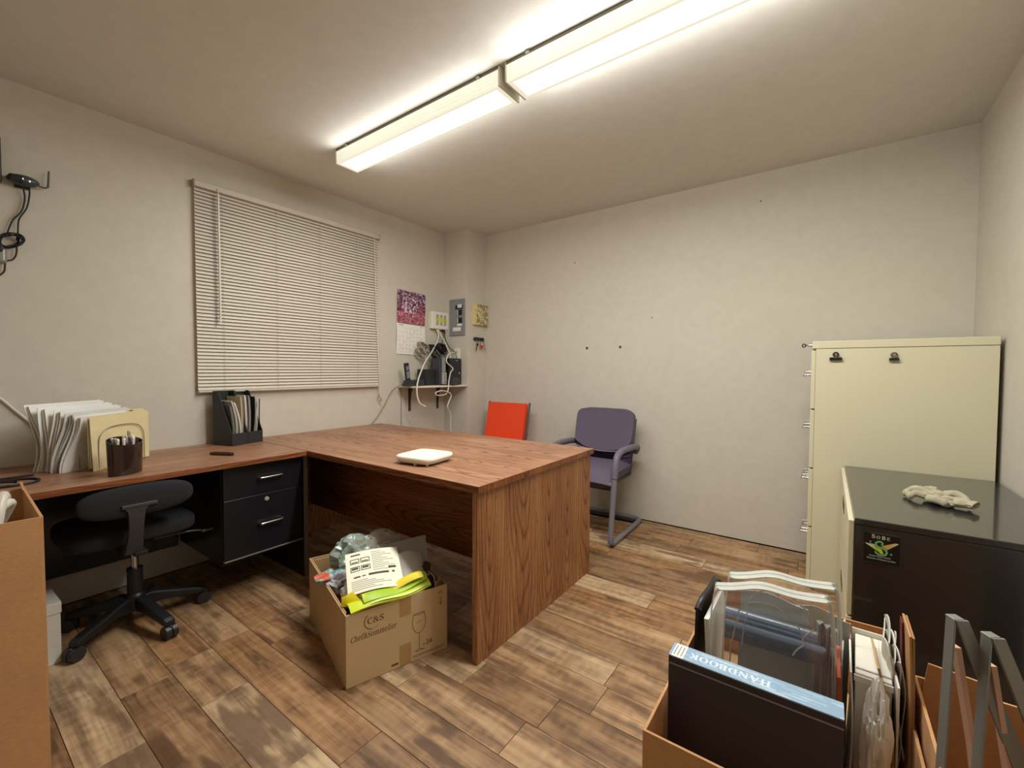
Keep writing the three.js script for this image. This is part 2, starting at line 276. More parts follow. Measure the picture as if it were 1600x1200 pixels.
// ---------- task chair ----------
{
  const hx = -2.585, hz = -0.585, t = thing('task_chair', 'black office swivel chair on castors pushed under the return desk', 'chair', [hx, 0, hz], 0);
  const pad = put(cushion(0.39, 0.135, 0.07, 0.75, 0.62), 0.215, 0.632, 0.03, 0, Math.PI / 2 - 0.0, 0.0);
  const q = part(t, 'backrest', pad, blackSoft);
  part(q, 'back_plate', rb(0.012, 0.016, 0.12, 0.004, 0.252, 0.615, 0.035), mat(0x3a383c, 0.35));
  part(t, 'backrest_post', slab((u, v) => { const y = 0.4 + 0.225 * v; return [0.247 - 0.06 * Math.pow(1 - v, 2), y, 0.045 + (u - 0.5) * (0.062 - 0.014 * Math.sin(v * Math.PI) + (v > 0.85 ? (v - 0.85) * 0.25 : 0))]; }, 6, 14, 0.018), mat(0x3b393b, 0.55));
  part(t, 'seat_bar', [rb(0.26, 0.02, 0.05, 0.006, 0.075, 0.392, 0.022), rb(0.12, 0.05, 0.12, 0.01, 0, 0.375, 0)], blackMatte);
  part(t, 'seat', put(cushion(0.45, 0.09, 0.47, 0.5, 0.42), -0.08, 0.452, 0.01), blackSoft);
  part(t, 'tilt_lever', [tube([[0.02, 0.385, -0.05], [0.03, 0.382, -0.2], [0.05, 0.375, -0.26]], 0.005), rb(0.022, 0.012, 0.05, 0.004, 0.052, 0.374, -0.275)], mat(0x55534f, 0.4));
  part(t, 'gas_lift', cyl(0.014, 0.014, 0.13, 0, 0.3, 0), chrome, 'chrome gas lift');
  part(t, 'column_sleeve', [cyl(0.028, 0.03, 0.15, 0, 0.19, 0), cyl(0.03, 0.03, 0.01, 0, 0.262, 0)], blackPlastic);
  const hub = part(t, 'hub', [cyl(0.04, 0.05, 0.06, 0, 0.11, 0), sph(0.04, 0, 0.125, 0)], blackPlastic);
  for (let i = 0; i < 5; i++) {
    const a = (60 - 72 * i) * Math.PI / 180, g = extrude([[0.02, 0.075], [0.02, 0.135], [0.06, 0.14], [0.25, 0.088], [0.268, 0.078], [0.27, 0.062], [0.25, 0.058], [0.1, 0.082]], 0.044, 0.008).translate(0, 0, -0.022);
    const l = part(t, 'base_leg', g, blackPlastic); l.rotation.y = -a;
    const c = part(t, 'castor', [put(cyl(0.029, 0.029, 0.02, 0.262, 0.029, 0.0125, Math.PI / 2), 0, 0, 0), put(cyl(0.029, 0.029, 0.02, 0.262, 0.029, -0.0125, Math.PI / 2), 0, 0, 0), rb(0.05, 0.034, 0.014, 0.006, 0.256, 0.043, 0), cyl(0.007, 0.007, 0.03, 0.25, 0.062, 0)], mat(0x2a2a2c, 0.35)); c.rotation.y = -a;
  }
}

// ---------- purple cantilever chair ----------
{
  const t = thing('cantilever_chair', 'purple fabric visitor chair on a grey cantilever tube frame against the wall', 'chair', [-1.405, 0, -2.98], 0.02);
  const frameM = mat(0x77727a, 0.48), purple = mat(0x615769, 0.95, { bumpMap: clothBump, bumpScale: 0.0006 });
  const oval = (pts) => { const g = tube(pts, 0.019, false, 60, 10); return g; };
  const s = 0.253;
  part(t, 'frame', oval([[-s, 0.47, 0.22], [-s, 0.3, 0.245], [-s, 0.12, 0.272], [-s, 0.045, 0.282], [-s, 0.021, 0.255], [-s, 0.02, 0.1], [-s, 0.02, -0.25], [-s + 0.012, 0.02, -0.325], [-s + 0.07, 0.02, -0.345], [0, 0.02, -0.345], [s - 0.07, 0.02, -0.345], [s - 0.012, 0.02, -0.325], [s, 0.02, -0.25], [s, 0.02, 0.1], [s, 0.021, 0.255], [s, 0.045, 0.282], [s, 0.12, 0.272], [s, 0.3, 0.245], [s, 0.47, 0.22]].map((p) => p)), frameM);
  part(t, 'floor_bar', rb(0.44, 0.012, 0.05, 0.004, 0, 0.016, -0.29), blackPlastic);
  for (const q of [-s, s]) {
    part(t, 'armrest', tube([[q, 0.455, 0.2225], [q, 0.54, 0.205], [q, 0.598, 0.175], [q * 1.01, 0.622, 0.115], [q * 1.02, 0.626, 0], [q * 1.02, 0.618, -0.16], [q * 0.99, 0.6, -0.24], [q * 0.9, 0.56, -0.262]], 0.0235, false, 50, 10), mat(0x6d6773, 0.5), 'grey purple moulded armrest');
    part(t, 'arm_bracket', [rb(0.05, 0.03, 0.04, 0.008, q * 0.9, 0.41, 0.215), rb(0.02, 0.09, 0.03, 0.006, q * 0.93, 0.43, 0.2)], frameM);
  }
  part(t, 'seat', slab((u, v) => { const a = (u - 0.5) * 2, e = Math.pow(Math.abs(a), 5); return [a * 0.225, 0.452 - 0.012 * e - (v > 0.72 ? Math.pow((v - 0.72) / 0.28, 2) * 0.055 : 0) + 0.012 * (1 - v), -0.2 + 0.44 * v - 0.018 * e * v]; }, 20, 22, 0.062), purple);
  part(t, 'seat_shell', slab((u, v) => { const a = (u - 0.5) * 2; return [a * 0.222, 0.405 - (v > 0.75 ? Math.pow((v - 0.75) / 0.25, 2) * 0.03 : 0), -0.2 + 0.42 * v]; }, 10, 14, 0.018), blackPlastic);
  const q = part(t, 'backrest', slab((u, v) => { const a = (u - 0.5) * 2, c = Math.pow(Math.abs(a), 6), w = 0.232 * (1 - 0.05 * Math.pow(Math.abs(v * 2 - 1), 6)) * (1 + 0.02 * Math.sin(v * Math.PI)); const cr = 1 - 0.10 * Math.pow(Math.abs(v * 2 - 1), 9), vv = 0.5 + (v - 0.5) * (1 - 0.07 * Math.pow(Math.abs(a), 7)); return [a * w * cr, 0.585 + 0.3 * vv + 0.025 * (1 - a * a) * (v < 0.5 ? -(0.5 - v) * 2 : 0.3 * (v - 0.5)), -0.175 - 0.075 * v + 0.03 * (a * a) - 0.012 * Math.sin(v * Math.PI) - 0.01 * c]; }, 22, 18, 0.055), purple);
  part(q, 'piping', tube([[-0.215, 0.592, -0.128], [-0.12, 0.57, -0.146], [0, 0.562, -0.15], [0.12, 0.57, -0.146], [0.215, 0.592, -0.128]], 0.004), mat(0x8d8298, 0.8));
  part(t, 'back_shell', slab((u, v) => { const a = (u - 0.5) * 2; return [a * 0.235 * (0.96 + 0.04 * v), 0.415 + 0.4 * v, -0.205 - 0.075 * v + 0.05 * a * a * (1 - v * 0.5)]; }, 14, 10, 0.02), mat(0x3e3349, 0.9));
}

// ---------- orange chair ----------
{
  const t = thing('side_chair', 'bright orange chair with a dark metal frame behind the desk in the corner', 'chair', [-2.395, 0, -3.0], 0.03);
  const orange = mat(0xf04a20, 0.55), fr = mat(0x5f5a55, 0.45, { metalness: 0.3 });
  part(t, 'backrest', slab((u, v) => { const a = (u - 0.5) * 2; return [a * (0.212 - 0.006 * Math.pow(Math.abs(v * 2 - 1), 6)), 0.53 + 0.35 * v, -0.185 - 0.075 * v + 0.008 * a * a]; }, 14, 12, 0.036), orange);
  part(t, 'seat', slab((u, v) => [(u - 0.5) * 0.43, 0.45 - 0.012 * Math.pow(Math.abs(u * 2 - 1), 4), -0.17 + 0.42 * v], 12, 12, 0.045), orange);
  for (const s of [-1, 1]) {
    part(t, 'back_post', tube([[s * 0.226, 0.02, -0.24], [s * 0.226, 0.3, -0.19], [s * 0.226, 0.47, -0.187], [s * 0.226, 0.7, -0.232], [s * 0.226, 0.888, -0.272]], 0.0105), fr);
    part(t, 'front_leg', tube([[s * 0.222, 0.005, 0.235], [s * 0.222, 0.25, 0.22], [s * 0.222, 0.415, 0.205], [s * 0.222, 0.428, 0.17], [s * 0.222, 0.43, -0.17]], 0.0105), fr);
  }
  part(t, 'crossbar', [cyl(0.009, 0.009, 0.45, 0, 0.425, -0.15, 0, 0, Math.PI / 2), cyl(0.009, 0.009, 0.44, 0, 0.425, 0.18, 0, 0, Math.PI / 2), cyl(0.008, 0.008, 0.45, 0, 0.6, -0.235, 0, 0, Math.PI / 2)], fr);
  for (const [x, z] of [[-0.226, -0.242], [0.226, -0.242], [-0.222, 0.2355], [0.222, 0.2355]]) part(t, 'foot_cap', cyl(0.0135, 0.014, 0.024, x, 0.012, z), blackPlastic);
}

// ---------- filing cabinets ----------
const beige = mat(0xd0c9ab, 0.45);
{
  const x0 = -0.066, x1 = 0.617, z1 = -2.827, z0 = -3.262, h = 1.345;
  const t = thing('filing_cabinet', 'tall beige four drawer steel filing cabinet in the right corner', 'cabinet');
  part(t, 'case', [span(x0 + 0.014, x1, 0.02, h - 0.041, z0, z1, 0.002), span(x0 + 0.03, x1 - 0.02, 0, 0.02, z0 + 0.02, z1 - 0.012)], beige);
  part(t, 'top', span(x0 - 0.003, x1 + 0.001, h - 0.039, h, z0 - 0.001, z1 + 0.0015, 0.003), beige);
  for (let k = 0; k < 4; k++) {
    const y = 0.03 + k * 0.3185, cy = [0.278, 0.585, 0.873, 1.166][k];
    const d = part(t, 'drawer', span(x0 - 0.006, x0 + 0.0135, y, y + 0.31, z0 + 0.012, z1 - 0.006, 0.003), beige);
    part(d, 'handle', [tube([[x0 - 0.004, cy, z1 - 0.13], [x0 - 0.034, cy - 0.002, z1 - 0.135], [x0 - 0.04, cy - 0.004, z1 - 0.15], [x0 - 0.04, cy - 0.004, z1 - 0.27], [x0 - 0.034, cy - 0.002, z1 - 0.285], [x0 - 0.004, cy, z1 - 0.29]], 0.006, false, 40), tube([[x0 - 0.004, cy + 0.018, z1 - 0.13], [x0 - 0.032, cy + 0.016, z1 - 0.135], [x0 - 0.036, cy + 0.014, z1 - 0.15], [x0 - 0.036, cy + 0.014, z1 - 0.27], [x0 - 0.032, cy + 0.016, z1 - 0.285], [x0 - 0.004, cy + 0.018, z1 - 0.29]], 0.005, false, 40)], chrome, 'chrome pull handle');
    part(d, 'label_holder', span(x0 - 0.0085, x0 - 0.006, cy + 0.05, cy + 0.085, z1 - 0.25, z1 - 0.17), steel);
  }
  const lk = part(t, 'lock', cyl(0.009, 0.009, 0.02, x0 - 0.01, h - 0.018, z1 - 0.06, 0, 0, Math.PI / 2), chrome);
  part(lk, 'key', [box(0.02, 0.004, 0.0025, x0 - 0.026, h - 0.018, z1 - 0.06), put(new THREE.TorusGeometry(0.008, 0.003, 8, 16), x0 - 0.042, h - 0.018, z1 - 0.06)], mat(0x3c372e, 0.4, { metalness: 0.7 }));
  // magnets on its side
  const clip = (x, y, label, mm, w) => {
    const g = thing('magnet_clip', label, 'magnetic clip', [x, y, z1 + 0.0015]);
    part(g, 'disc', [cyl(0.0135, 0.0135, 0.008, 0, 0.012, 0.004, Math.PI / 2), put(new THREE.TorusGeometry(0.0105, 0.002, 8, 24), 0, 0.012, 0.0085)], mm);
    part(g, 'disc_centre', [cyl(0.006, 0.006, 0.003, 0, 0.012, 0.009, Math.PI / 2), rb(0.004, 0.014, 0.003, 0.001, 0, 0.004, 0.009)], chrome);
    part(g, 'jaw', put(extrude([[-w, -0.014], [w, -0.014], [w * 0.96, -0.003], [-w * 0.96, -0.003]], 0.014, 0.0015), 0, 0, 0), mat(0x2a2724, 0.35, { metalness: 0.4 }));
    part(g, 'lip', [span(-w, w, -0.0185, -0.0145, 0, 0.012, 0.001)], mm);
  };
  clip(0.033, 1.262, 'black round magnetic bulldog clip on the beige cabinet, nearest its drawers', mat(0x3a3733, 0.35, { metalness: 0.5 }), 0.0265);
  clip(0.262, 1.256, 'bronze round magnetic clip on the middle of the beige cabinet side', mat(0x7b7056, 0.4, { metalness: 0.6 }), 0.0185);
}
{
  const x0 = 0.085, x1 = 0.622, z1 = -1.835, z0 = -2.818, h = 0.7;
  const gloss = phys({ color: 0x17171a, roughness: 0.4, clearcoat: 1, clearcoatRoughness: 0.07 });
  const t = thing('filing_cabinet', 'low wide black steel cabinet with a sticker and a work glove on top', 'cabinet');
  part(t, 'case', span(x0, x1, 0.02, h - 0.022, z0, z1, 0.003), gloss);
  part(t, 'top', span(x0 - 0.001, x1 + 0.001, h - 0.0215, h, z0 - 0.001, z1 + 0.001, 0.003), gloss);
  part(t, 'plinth', span(x0 + 0.02, x1 - 0.01, 0, 0.02, z0 + 0.02, z1 - 0.015), blackMatte);
  for (const [a, b] of [[0.03, 0.36], [0.366, 0.69]]) { const d = part(t, 'drawer', span(x0 - 0.017, x0 - 0.001, a, b, z0 + 0.008, z1 - 0.003, 0.003), beige, 'beige drawer front'); part(d, 'handle', span(x0 - 0.0185, x0 - 0.0165, b - 0.09, b - 0.05, z0 + 0.42, z0 + 0.58, 0.001), mat(0x2a2620, 0.5)); }
  // sticker
  const st = canvasTex(384, 400, (c, w, hh) => {
    c.fillStyle = '#0a0a0d'; c.fillRect(0, 0, w, hh); c.strokeStyle = '#4a4a4e'; c.lineWidth = 3; c.strokeRect(2, 2, w - 4, hh - 4);
    c.fillStyle = '#dcdccc'; c.textAlign = 'center'; c.font = 'bold 70px serif'; c.fillText('S', 106, 70); c.font = 'bold 54px serif'; c.fillText('O', 156, 70); c.font = 'bold 66px serif'; c.fillText('B', 210, 72); c.font = 'bold 54px serif'; c.fillText('E', 260, 72);
    const wing = (p, g0, g1) => { const g = c.createLinearGradient(p[0][0], p[0][1], p[2][0], p[2][1]); g.addColorStop(0, g0); g.addColorStop(1, g1); c.fillStyle = g; c.beginPath(); p.forEach(([x, y], i) => (i ? c.lineTo(x, y) : c.moveTo(x, y))); c.closePath(); c.fill(); };
    wing([[16, 150], [120, 150], [190, 240], [150, 236]], '#e8ecd0', '#b9c23a');
    wing([[366, 96], [330, 92], [190, 160], [230, 218]], '#e6d2c0', '#d9a83a');
    wing([[110, 180], [180, 170], [215, 262], [180, 262]], '#a9c43c', '#e8e35a');
    c.lineCap = 'round';
    const S = (col, lw) => { c.strokeStyle = col; c.lineWidth = lw; c.beginPath(); c.moveTo(196, 142); c.bezierCurveTo(212, 120, 186, 96, 160, 108); c.bezierCurveTo(110, 128, 128, 176, 184, 184); c.bezierCurveTo(250, 196, 262, 246, 226, 274); c.bezierCurveTo(190, 292, 150, 282, 130, 250); c.stroke(); };
    S('#2f7a3f', 30); S('#6fb86a', 16); S('#b9dcae', 5);
    c.fillStyle = '#cfd2c8'; c.font = 'bold 34px serif'; c.fillText('Y', 76, 138); c.fillText('&', 292, 262);
    c.font = 'bold 27px sans-serif'; c.fillText('Some Finca Oasis', 176, 316); c.fillText('Women O\'Rosen La Bar', 190, 352);
  });
  solo('sticker', 'square black sticker with a green and yellow emblem on the black cabinet', 'sticker', span(0.108, 0.201, 0.562, 0.66, z1, z1 + 0.0012), mat(0xffffff, 0.35, { map: st }));
}
// work glove on the black cabinet
{
  const gm = mat(0xcfc5a8, 0.95, { bumpMap: clothBump, bumpScale: 0.0015 });
  const t = thing('work_glove', 'crumpled dirty white cotton work glove on the black cabinet top', 'glove', [0.335, 0.7005, -2.215], -0.5); t.scale.set(0.8, 1.15, 0.9);
  const fold = (f, nu, nv, th) => slab(f, nu, nv, th);
  const body = merge([put(lump(0.1, 0.042, 0.085, 3.2, 0.35, 4, false), 0.0, 0, 0), put(lump(0.095, 0.034, 0.065, 8.1, 0.4, 4, false), 0.06, 0, 0.012), put(lump(0.075, 0.052, 0.06, 5.6, 0.45, 4, false), -0.022, 0, -0.012)].map((g) => g.index ? g.toNonIndexed() : g));
  part(t, 'palm', body, gm);
  part(t, 'cuff', slab((u, v) => { const a = u * Math.PI * 2; return [0.075 + 0.062 * v, 0.017 + Math.sin(a) * (0.014 - 0.005 * v) + 0.004 * n3(u * 9, v * 6, 2), 0.012 + Math.cos(a) * (0.03 + 0.005 * Math.sin(v * 7)) - 0.005 * v]; }, 26, 10, 0.003), gm);
  [[[-0.03, 0.02, -0.03], [-0.07, 0.03, -0.028], [-0.1, 0.022, -0.012], [-0.112, 0.013, 0.004]], [[-0.035, 0.03, -0.008], [-0.075, 0.034, 0.004], [-0.095, 0.02, 0.02], [-0.085, 0.012, 0.028]], [[-0.03, 0.02, 0.02], [-0.06, 0.024, 0.03], [-0.075, 0.014, 0.042]], [[-0.012, 0.016, 0.036], [0.02, 0.02, 0.05], [0.05, 0.014, 0.048]], [[0.02, 0.03, -0.03], [0.055, 0.036, -0.035], [0.09, 0.028, -0.022], [0.11, 0.014, -0.01]]].forEach((p) => part(t, 'finger', [tube(p, 0.0115, false, 20, 10), sph(0.0115, ...p[p.length - 1], 12), sph(0.0115, ...p[0], 12)], gm));
}

// ---------- things on the left and corner walls ----------
{
  const cal1 = dataTex(256, 256, (u, v) => {
    const d = Math.hypot(u - 0.45, v - 0.5), k = fbm(u * 14, v * 14, 4, 4), w = Math.pow(n3(u * 26, v * 26, 9), 2), pet = 0.5 + 0.5 * Math.sin(Math.atan2(v - 0.5, u - 0.45) * 22 + d * 40);
    let c = mix3([60, 26, 58], [196, 86, 104], Math.max(0, Math.min(1, (k - 0.3) * 2 + (0.55 - v) * 0.6)));
    if (v > 0.55) c = mix3(c, [76, 44, 96], 0.5 * (v - 0.5) * 2 + 0.2);
    if (v < 0.34) c = mix3(c, [214, 92, 104], 0.45 * pet + 0.1);
    c = mix3(c, [240, 220, 228], Math.min(0.95, w * 2.2 * (0.35 + (d < 0.3 ? 0.35 : 0) + (v > 0.7 ? 0.25 : 0))));
    if (n3(u * 40, v * 40, 2) < 0.24) c = mix3(c, [40, 14, 26], 0.7);
    return c;
  });
  const cal2 = canvasTex(256, 256, (c, w, h) => { c.fillStyle = '#eeebe2'; c.fillRect(0, 0, w, h); c.fillStyle = '#8c8a84'; c.fillRect(18, 12, 40, 6); c.fillRect(w - 46, 12, 28, 6); c.strokeStyle = '#cfccc4'; c.lineWidth = 1.5; for (let i = 0; i <= 7; i++) { c.beginPath(); c.moveTo(18 + i * 31.5, 36); c.lineTo(18 + i * 31.5, 238); c.stroke(); } for (let j = 0; j <= 6; j++) { c.beginPath(); c.moveTo(18, 36 + j * 33.6); c.lineTo(238, 36 + j * 33.6); c.stroke(); } c.fillStyle = '#a5a29b'; for (let i = 0; i < 7; i++) for (let j = 0; j < 6; j++) { if (j === 0 && i < 3 || j === 5 && i > 3) continue; c.fillRect(22 + i * 31.5, 40 + j * 33.6, 6, 6); if ((i * 7 + j * 3) % 4 === 0) c.fillRect(24 + i * 31.5, 54 + j * 33.6, 20, 3); } });
  const t = thing('wall_calendar', 'open wall calendar with a purple flower picture above a white month page', 'calendar', [XL + 0.002, 1.6, -2.675], Math.PI / 2);
  const sheet = (h, y, bow) => slab((u, v) => [(u - 0.5) * 0.328, y + (v) * h, 0.004 + bow * Math.sin(v * Math.PI)], 6, 10, 0.002);
  const up = part(t, 'picture_page', sheet(0.288, 0.003, 0.002), mat(0xffffff, 0.5, { map: cal1 })); up.rotation.z = -0.035;
  const lo = part(t, 'month_page', sheet(0.275, -0.278, 0.008), mat(0xffffff, 0.8, { map: cal2 })); lo.rotation.z = -0.03;
  part(t, 'wire_spine', [cyl(0.004, 0.004, 0.31, 0, 0, 0.006, 0, 0, Math.PI / 2 - 0.03)], steel);
  part(t, 'pin', cyl(0.004, 0.004, 0.006, -0.005, 0.281, 0.008, Math.PI / 2), steel);
}
{
  const lab = canvasTex(256, 192, (c, w, h) => { c.fillStyle = '#ece8e0'; c.fillRect(0, 0, w, h); c.fillStyle = '#aaa69f'; for (let i = 0; i < 3; i++) { c.fillRect(44 + i * 66, 18, 42, 150); } c.fillStyle = '#d8d51e'; c.fillRect(36, 78, 192, 24); for (let i = 0; i < 3; i++) { c.fillStyle = '#b9b52a'; c.fillRect(52 + i * 66, 56, 26, 22); c.fillRect(52 + i * 66, 102, 26, 16); } c.beginPath(); c.fillStyle = '#dcda10'; c.moveTo(128, 52); c.lineTo(170, 90); c.lineTo(128, 128); c.lineTo(88, 90); c.fill(); c.strokeStyle = '#d3cec6'; c.lineWidth = 3; for (let i = 0; i < 2; i++) c.strokeRect(98 + i * 66, 10, 1, 170); });
  const t = thing('wall_junction_box', 'small white plastic box with a yellow and grey label mounted above the corner shelf', 'junction box', [XL, 1.578, -3.012], Math.PI / 2);
  part(t, 'back_box', rb(0.226, 0.158, 0.03, 0.004, 0, 0.079, 0.015), whitePlastic);
  part(t, 'cover', rb(0.24, 0.165, 0.02, 0.007, 0, 0.081, 0.038), whitePlastic);
  part(t, 'label_panel', span(-0.1, 0.1, 0.018, 0.15, 0.0478, 0.0488), mat(0xffffff, 0.6, { map: lab }));
  part(t, 'cable_gland', [cyl(0.009, 0.009, 0.022, -0.03, -0.009, 0.022), cyl(0.009, 0.009, 0.022, -0.012, -0.009, 0.022), cyl(0.01, 0.008, 0.02, 0.085, -0.008, 0.022)], whitePlastic);
  part(t, 'black_plug', rb(0.03, 0.024, 0.02, 0.004, 0.052, -0.008, 0.024), blackPlastic);
}
function outlet(label, pos, ry) {
  const t = thing('wall_outlet', label, 'outlet', pos, ry);
  part(t, 'cover_plate', rb(0.073, 0.116, 0.006, 0.002, 0, 0, 0.003), whitePlastic);
  for (const s of [-1, 1]) { const f = part(t, 'socket', rb(0.03, 0.032, 0.003, 0.0012, 0, s * 0.024, 0.0068), mat(0xe4decf, 0.5)); part(f, 'slot', [box(0.002, 0.009, 0.001, -0.006, s * 0.024 + 0.003, 0.0085), box(0.002, 0.008, 0.001, 0.006, s * 0.024 + 0.003, 0.0085), cyl(0.0022, 0.0022, 0.001, 0, s * 0.024 - 0.008, 0.0085, Math.PI / 2)], blackMatte); }
}
outlet('white wall outlet on the window wall half hidden by hanging adapter cables', [XL, 1.335, -2.885], Math.PI / 2);
outlet('white wall outlet on the corner column above the black tower', [-2.9, 1.335, -3.1], 0);
{
  const t = thing('electrical_panel', 'flat grey electrical breaker panel on the face of the corner column', 'electrical panel', [-2.897, 1.69, -3.1]);
  const g = mat(0x83868a, 0.45);
  part(t, 'cover', rb(0.196, 0.348, 0.012, 0.002, 0, 0, 0.006), g);
  part(t, 'label_plate', span(-0.02, 0.08, 0.075, 0.115, 0.012, 0.0135), mat(0x2a2c30, 0.5));
  part(t, 'paper_label', span(0.012, 0.066, 0.09, 0.122, 0.0136, 0.0145), whitePaper);
  for (const y of [0.045, -0.03]) {
    const q = part(t, 'breaker', [span(0.02, 0.068, y - 0.026, y + 0.026, 0.012, 0.017, 0.001)], blackPlastic);
    part(q, 'toggle', [span(0.03, 0.046, y - 0.016, y - 0.004, 0.017, 0.026, 0.002), span(0.03, 0.046, y + 0.004, y + 0.016, 0.017, 0.026, 0.002)], mat(0x303136, 0.4));
    part(q, 'white_mark', span(0.008, 0.018, y - 0.024, y + 0.024, 0.012, 0.0135), whitePaper);
  }
  part(t, 'paper_label', span(0.004, 0.068, -0.083, -0.063, 0.012, 0.0135), whitePaper);
  part(t, 'paper_label', span(-0.05, 0.052, -0.132, -0.095, 0.012, 0.0135), whitePaper);
  for (const [x, y] of [[-0.04, 0.158], [0.05, 0.158], [-0.04, -0.155], [0.05, -0.155]]) part(t, 'screw', cyl(0.004, 0.004, 0.003, x, y, 0.0125, Math.PI / 2, 0, 0, 12), mat(0x3d3d40, 0.4));
}
{
  const tx = dataTex(256, 256, (u, v) => { const a = fbm(u * 9, v * 9, 6, 4), b = Math.abs(fbm(u * 7, v * 7, 12, 3) - 0.5) * 2; let c = mix3([222, 208, 164], [170, 148, 96], Math.max(0, Math.min(1, (a - 0.42) * 4))); if (b < 0.06) c = mix3(c, [78, 62, 34], 0.8); if (u < 0.14) c = mix3(c, [232, 216, 130], 0.7); if (v > 0.86 && n3(u * 30, 1, 2) > 0.5 && u > 0.2 && u < 0.8) c = mix3(c, [96, 78, 46], 0.7); return c; });
  const t = thing('canvas_picture', 'small square tan floral canvas hanging on the side of the corner column', 'picture', [-2.775, 1.72, -3.272], Math.PI / 2);
  part(t, 'canvas', rb(0.2, 0.2, 0.032, 0.003, 0, 0, 0.016), mat(0xd8c795, 0.8));
  part(t, 'print', span(-0.099, 0.099, -0.099, 0.099, 0.0318, 0.0328), mat(0xffffff, 0.7, { map: tx }));
}
{
  const t = thing('key_rack', 'small black key holder below the tan canvas', 'key rack', [-2.775, 1.485, -3.262], Math.PI / 2);
  part(t, 'bar', rb(0.15, 0.034, 0.016, 0.007, 0, 0, 0.008), blackPlastic);
  for (const x of [-0.05, 0, 0.05]) part(t, 'hook', tube([[x, -0.008, 0.015], [x, -0.02, 0.02], [x, -0.03, 0.026], [x, -0.024, 0.033]], 0.002), steel);
  const key = (x, y, a, m, label, L = 0.05) => { const k = thing('key_ring', label, 'keys', [-2.775 + 0.029, 1.485 + y, -3.262 - x], Math.PI / 2); part(k, 'ring', put(new THREE.TorusGeometry(0.012, 0.0016, 8, 24), 0, 0.002, 0), steel); const kk = part(k, 'key', [put(cyl(0.011, 0.011, 0.003, 0, -0.022, 0.003, Math.PI / 2)), box(0.007, L, 0.002, 0, -0.022 - L / 2 - 0.006, 0.003), box(0.004, 0.006, 0.002, 0.005, -0.022 - L * 0.8, 0.003), box(0.004, 0.005, 0.002, 0.005, -0.022 - L, 0.003)], m); kk.rotation.z = a; return k; };
  key(-0.035, -0.034, -0.5, mat(0x4b3a30, 0.4, { metalness: 0.5 }), 'dark key turned outwards beside the red tag on the black key holder', 0.05);
  key(-0.05, -0.034, -0.2, mat(0x6b5a48, 0.4, { metalness: 0.6 }), 'dark keys hanging at the left of the black key holder', 0.06);
  const r = key(0, -0.034, 0.1, steel, 'key ring with a red tag in the middle of the black key holder', 0.03); part(r, 'red_tag', rb(0.04, 0.046, 0.008, 0.008, 0.004, -0.036, 0.01), mat(0xc4303a, 0.45), 'red plastic tag'); part(r, 'tag_label', span(-0.008, 0.016, -0.024, -0.014, 0.0141, 0.0147), whitePaper);
  key(0.05, -0.034, 0.25, mat(0xa89f86, 0.4, { metalness: 0.5 }), 'pale keys hanging at the right of the black key holder', 0.045);
}
// screws and nail heads left in the back wall
[[-1.661, 1.376, 'dark screw in the back wall, left of the two above the purple chair', 0.009], [-1.365, 1.377, 'dark screw in the back wall, right of the two above the purple chair', 0.009]].forEach(([x, y, l, r]) => { const t = thing('wall_screw', l, 'screw', [x, y, ZB]); part(t, 'head', [cyl(r, r, 0.006, 0, 0, 0.004, Math.PI / 2), cyl(r * 0.6, r * 0.6, 0.01, 0, 0, 0.005, Math.PI / 2)], mat(0x3f3a30, 0.5, { metalness: 0.5 })); part(t, 'socket', box(0.008, 0.0018, 0.002, 0, 0, 0.0098), mat(0xa59a80, 0.5)); });
[[-0.388, 2.326, 'tiny nail head high on the back wall near the ceiling'], [-1.784, 2.112, 'tiny nail head on the back wall, well above and left of the two screws'], [-1.111, 1.596, 'tiny nail head on the back wall to the right above the two screws']].forEach(([x, y, l]) => solo('nail_head', l, 'nail', cyl(0.005, 0.005, 0.003, 0, 0, 0.0015, Math.PI / 2), mat(0x6d6453, 0.6), [x, y, ZB]));

// ---------- corner shelf and what stands on it ----------
const SY = 1.045;
{
  const t = thing('corner_shelf', 'narrow white edged wall shelf in the corner carrying phone and network gear', 'shelf');
  const g = extrude([[XL, 2.52], [-2.855, 2.52], [-2.765, 3.098], [XL, 3.098]], 0.016, 0.001).rotateX(-Math.PI / 2).translate(0, SY - 0.016, 0);
  part(t, 'board', g, mat(0xd8cfbc, 0.55));
  for (const [z, L] of [[-2.655, 0.18], [-3.005, 0.2]]) part(t, 'bracket', [span(XL, XL + L, SY - 0.021, SY - 0.0165, z - 0.012, z + 0.012), span(XL, XL + 0.005, SY - 0.235, SY - 0.021, z - 0.013, z + 0.013), put(extrude([[0, -0.02], [0.05, -0.02], [0.028, -0.06], [0.014, -0.14], [0.006, -0.22], [0, -0.225]], 0.005), XL + 0.002, SY, z - 0.0025)], mat(0x4a443c, 0.5));
}
{
  const t = thing('cordless_phone', 'black cordless phone standing in its charging base at the left end of the shelf', 'phone', [-2.93, SY, -2.572], Math.PI / 2 - 0.1);
  part(t, 'base', put(extrude([[-0.09, 0], [0.085, 0], [0.085, 0.05], [0.06, 0.056], [-0.02, 0.052], [-0.085, 0.022]], 0.09, 0.004), 0, 0, -0.045), dkGrey);
  part(t, 'handset', [rb(0.045, 0.17, 0.026, 0.009, -0.064, 0.115, 0, 0, 0, 0.12, 3)], blackPlastic);
  part(t, 'screen', rb(0.03, 0.036, 0.002, 0.0008, -0.068, 0.155, 0.0132, 0, 0, 0.12), mat(0x6f7a78, 0.25));
  part(t, 'keypad', rb(0.032, 0.06, 0.002, 0.0008, -0.062, 0.097, 0.0132, 0, 0, 0.12), midGrey);
  part(t, 'cradle', rb(0.06, 0.03, 0.06, 0.006, -0.055, 0.035, 0), dkGrey);
}
